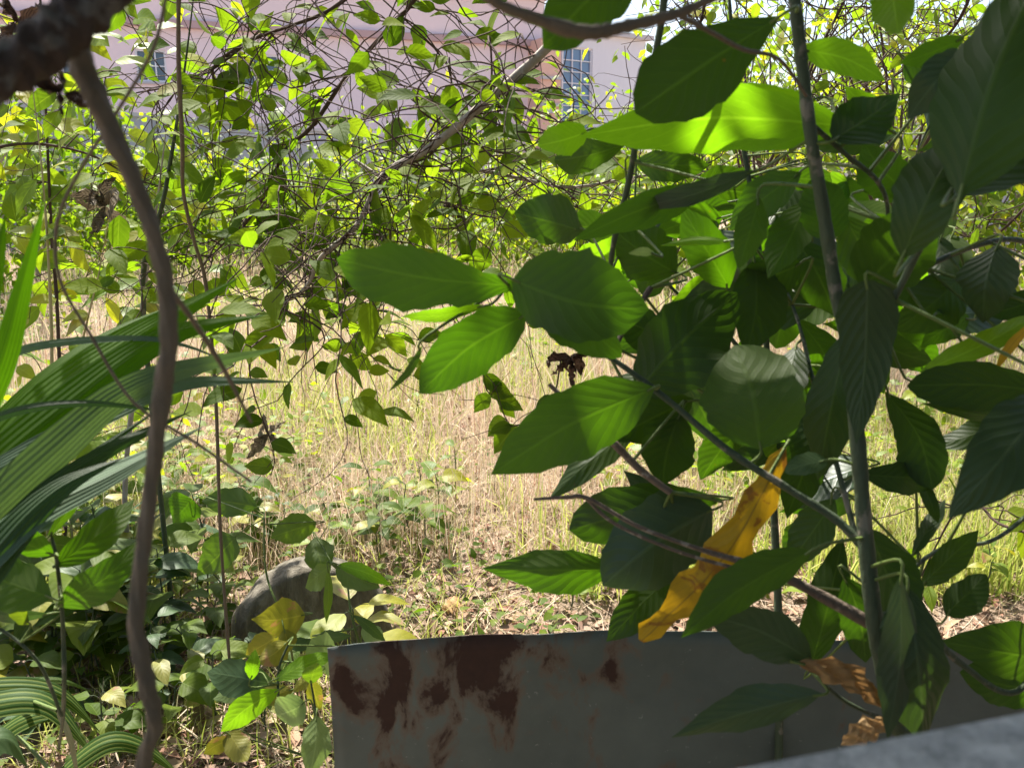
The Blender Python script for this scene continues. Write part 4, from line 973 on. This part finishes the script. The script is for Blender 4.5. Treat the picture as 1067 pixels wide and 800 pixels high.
H = [
 (546, 298, 351, 270, 60, 1.0, 'mid', dict(kind='obov', roll=.15, bend=-.03, wave=.13, fold=.05, dd=.0)),
 (534, 292, 676, 322, 88, .95, 'mid', dict(kind='round', roll=.1, bend=.06, fold=.05, dd=-.02, wave=.08)),
 (560, 305, 648, 372, 50, .98, 'mid', dict(kind='round', roll=.2)),
 (548, 328, 437, 410, 58, 1.05, 'mid', dict(kind='round', roll=.25, bend=.06)),
 (440, 360, 405, 408, 8, 1.1, 'dark', dict(roll=.1, bend=-.08)),
 (505, 318, 418, 330, 14, 1.1, 'bright', {}),
 (682, 404, 512, 494, 74, 1.05, 'mid', dict(kind='ell', roll=.1, fold=.1, bend=.04)),
 (752, 520, 593, 552, 58, 1.25, 'dark', dict(kind='obov', roll=.2)),
 (645, 592, 502, 592, 44, 1.22, 'mid', dict(kind='lance', roll=.1, bend=-.01, label='narrow pointed dark green leaf')),
 (742, 530, 628, 610, 84, 1.15, 'blue', dict(kind='round', roll=.3, fold=.25, label='glossy folded leaf with a bluish sky sheen in its colour')),
 (818, 466, 668, 668, 47, 1.06, 'yellow', dict(kind='band', roll=.25, fold=.25, bend=-.07, wave=.12, twist=.35, crumple=.05, label='long yellow dying leaf')),
 (846, 574, 710, 664, 44, .95, 'mid', dict(kind='ell', roll=.2, bend=.05)),
 (700, 600, 632, 668, 40, 1.3, 'dark', dict(kind='ell')),
 (846, 688, 733, 640, 50, .98, 'blue', dict(kind='ell', roll=.3, bend=.06)),
 (856, 722, 700, 768, 40, .97, 'blue', dict(kind='lance', roll=.4, fold=.4, bend=.02)),
 (830, 690, 928, 742, 30, .96, 'dry', dict(kind='ell', crumple=.35, roll=.2, bend=-.12, label='crumpled dry brown leaf')),
 (930, 750, 876, 776, 26, .98, 'dry', dict(kind='ell', crumple=.25, roll=.3, label='small dry brown leaf beside the stem foot')),
 (944, 610, 962, 775, 66, .95, 'ribbed', dict(kind='ell', roll=.3, fold=.35, bend=-.03)),
 (938, 600, 925, 770, 34, .93, 'blue', dict(kind='ell', roll=.6)),
 (1110, 690, 980, 668, 56, 1.2, 'dark', dict(kind='ell', roll=.2)),
 (1100, 720, 1000, 700, 50, 1.25, 'dark', dict(kind='ell', roll=.2)),
 (792, 468, 765, 360, 100, 1.05, 'mid', dict(kind='round', roll=.1, fold=.1)),
 (664, 408, 768, 305, 78, 1.15, 'dark', dict(kind='round', roll=.2, fold=.1)),
 (660, 395, 740, 335, 50, 1.2, 'mid', dict(kind='ell', roll=.2)),
 (787, 270, 778, 370, 54, 1.2, 'dark', dict(kind='ell', roll=.2)),
 (708, 430, 690, 506, 56, 1.2, 'dark', dict(kind='ell')),
 (660, 446, 572, 520, 30, 1.25, 'dark', dict(kind='ell')),
 (722, 415, 636, 458, 46, 1.22, 'dark', dict(kind='ell')),
 (1110, 412, 945, 402, 46, 1.05, 'dark', dict(kind='obov', roll=.2, fold=.05)),
 (1050, 436, 960, 420, 16, 1.1, 'dark', dict(roll=.1)),
 (1052, 434, 968, 464, 28, 1.15, 'dark', {}),
 (1100, 410, 988, 540, 66, .85, 'ribbed', dict(kind='ell', roll=.3, fold=.2)),
 (904, 292, 892, 462, 58, .93, 'ribbed', dict(kind='strap', roll=.15, fold=.1)),
 (884, 345, 852, 500, 52, 1.12, 'dark', dict(kind='ell')),
 (922, 408, 972, 510, 46, 1.12, 'dark', dict(kind='obov', bend=-.1)),
 (898, 494, 982, 498, 34, 1.1, 'dark', {}),
 (1000, 205, 1095, -50, 120, .72, 'dark', dict(kind='ell', roll=.3, fold=.3, bend=-.04)),
 (995, 205, 1110, 120, 52, .75, 'dark', dict(kind='ell', roll=.6)),
 (940, 270, 1010, 130, 66, .85, 'dark', dict(kind='ell', roll=.4)),
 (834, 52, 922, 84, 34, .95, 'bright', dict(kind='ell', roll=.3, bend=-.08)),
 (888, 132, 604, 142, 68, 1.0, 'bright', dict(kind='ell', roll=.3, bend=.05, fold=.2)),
 (850, 105, 700, 92, 34, 1.05, 'bright', dict(roll=.4)),
 (812, 18, 662, 118, 84, .85, 'dark', dict(kind='obov', roll=.2, fold=.1)),
 (660, -40, 566, 50, 72, .9, 'dark', dict(kind='round', roll=.2)),
 (786, 178, 652, 218, 22, 1.05, 'blue', dict(kind='ell', roll=.3)),
 (740, 196, 598, 250, 34, 1.1, 'mid', dict(kind='ell', roll=.3)),
 (604, 240, 536, 222, 50, 1.35, 'dark', dict(kind='round')),
 (644, 238, 585, 236, 32, 1.4, 'dark', {}),
 (705, 285, 640, 240, 56, 1.3, 'dark', dict(kind='ell')),
 (762, 252, 688, 256, 9, 1.15, 'bright', {}),
 (682, 264, 655, 264, 9, 1.1, 'pale', {}),
 (792, 206, 770, 280, 32, 1.0, 'mid', dict(kind='ell', label='small yellow green hanging leaf')),
 (868, 146, 938, 98, 52, .95, 'dark', dict(kind='ovate')),
 (1010, 55, 946, 124, 48, .95, 'blue', dict(kind='ell')),
 (926, -22, 936, 36, 40, .9, 'bright', dict(kind='round')),
 (1005, 40, 938, 66, 24, 1.0, 'mid', {}),
 (612, 138, 560, 152, 32, 1.2, 'bright', dict(kind='round')),
 (866, 250, 848, 184, 48, 1.05, 'mid', dict(kind='round')),
 (898, 302, 978, 225, 74, 1.0, 'dark', dict(kind='ell')),
 (1038, 256, 1024, 336, 54, 1.1, 'ribbed', dict(kind='ell')),
 (1100, 300, 1028, 328, 30, 1.15, 'dark', {}),
 (972, 327, 1010, 318, 9, 1.1, 'bright', {}),
 (958, 388, 1085, 325, 24, 1.1, 'bright', dict(roll=.3)),
 (1078, 335, 1036, 388, 10, 1.05, 'yellow', dict(label='narrow yellow leaf at the right edge')),
 (862, 480, 818, 492, 22, 1.0, 'sapblue', dict(kind='round')),
 (905, 550, 958, 660, 52, 1.1, 'dark', dict(kind='ell')),
 (880, 600, 902, 690, 44, 1.15, 'dark', {}),
 (960, 610, 1020, 552, 28, 1.2, 'dark', {}),
 (985, 640, 1028, 598, 34, 1.15, 'dark', dict(kind='round')),
 (960, 500, 978, 545, 14, 1.15, 'dark', {}),
 (950, 580, 985, 520, 16, 1.15, 'dark', {}),
 (845, 695, 878, 560, 40, 1.35, 'dark', {}),
 (790, 600, 750, 560, 30, 1.3, 'dark', {}),
 (600, 345, 570, 330, 14, 1.2, 'blue', {}),
 (880, 225, 935, 300, 46, 1.1, 'dark', {}),
 (700, 355, 640, 330, 44, 1.3, 'dark', {}),
 (760, 300, 710, 215, 44, 1.25, 'mid', {}),
 (835, 275, 765, 305, 46, 1.2, 'dark', {}),
 (840, 210, 800, 290, 40, 1.15, 'mid', {}),
 (835, 180, 760, 240, 40, 1.1, 'mid', {}),
 (930, 140, 880, 90, 26, 1.05, 'bright', {}),
 (945, 200, 900, 150, 46, 1.1, 'mid', {}),
 (1000, 290, 930, 345, 54, 1.15, 'dark', {}),
 (1010, 330, 960, 360, 30, 1.2, 'mid', {}),
 (830, 360, 805, 440, 34, 1.25, 'dark', {}),
 (860, 430, 820, 540, 44, 1.3, 'dark', {}),
 (870, 520, 820, 590, 40, 1.25, 'dark', {}),
 (700, 545, 650, 490, 26, 1.4, 'blue', {}),
 (850, 320, 770, 330, 40, 1.3, 'dark', {}),
 (780, 440, 730, 500, 34, 1.3, 'dark', {}),
 (830, 250, 870, 330, 50, 1.25, 'dark', {}),
 (900, 200, 960, 180, 40, 1.15, 'mid', {}),
]
r = np.random.default_rng(3)
open_gaps = [(905, 375, 1000, 620), (560, 420, 700, 500), (560, 330, 620, 400), (940, 180, 1067, 240), (750, 560, 880, 640)]
second = []
boxes = [(690, 160, 900, 300, 18), (820, 180, 1010, 340, 22), (640, 280, 840, 470, 14), (820, 340, 905, 620, 14), (900, 330, 1067, 370, 3), (640, 130, 760, 280, 8), (900, 40, 1060, 180, 10)]
for bx0, by0, bx1, by1, nn in boxes:
    c_ = 0
    while c_ < nn:
        x_ = r.uniform(bx0, bx1); y_ = r.uniform(by0, by1); a_ = r.uniform(-3.1, 3.1); L_ = r.uniform(55, 100); tx = x_+math.cos(a_)*L_; ty = y_+abs(math.sin(a_))*L_*.9
        mx_, my_ = (x_+tx)/2, (y_+ty)/2
        if any(g_[0] < mx_ < g_[2] and g_[1] < my_ < g_[3] for g_ in open_gaps) and r.random() < .9: c_ += .2; continue
        second.append((x_, y_, tx, ty, L_*r.uniform(.36, .5), r.uniform(1.35, 1.75), ['dark', 'mid', 'mid', 'blue', 'dark', 'bright'][r.integers(6)], {'kind': ['ell', 'ovate', 'obov'][r.integers(3)], 'roll': r.uniform(-.7, .7)})); c_ += 1
b1 = np.array([*(at(820, 900, 1.6)[:2]), -.02])
st2 = [([b1, at(812, 700, 1.6), at(806, 520, 1.6), at(800, 380, 1.58), at(790, 250, 1.56), at(770, 120, 1.55), at(760, 0, 1.55)], [.009, .008, .007, .006, .005, .004, .003]),
 (pathpx([(806, 520), (860, 400), (900, 300), (940, 200), (985, 90)], 1.6, 1.55), [.006, .005, .004, .003, .002]),
 (pathpx([(800, 400), (750, 340), (700, 300), (660, 240)], 1.58, 1.55), [.005, .004, .003, .002])]
hero_plant('dark_leaved_shrub', 'second dark leaved shrub standing close behind the tall upright stem', 'shrub', b1, st2, second, 'stem', petr=.0015)
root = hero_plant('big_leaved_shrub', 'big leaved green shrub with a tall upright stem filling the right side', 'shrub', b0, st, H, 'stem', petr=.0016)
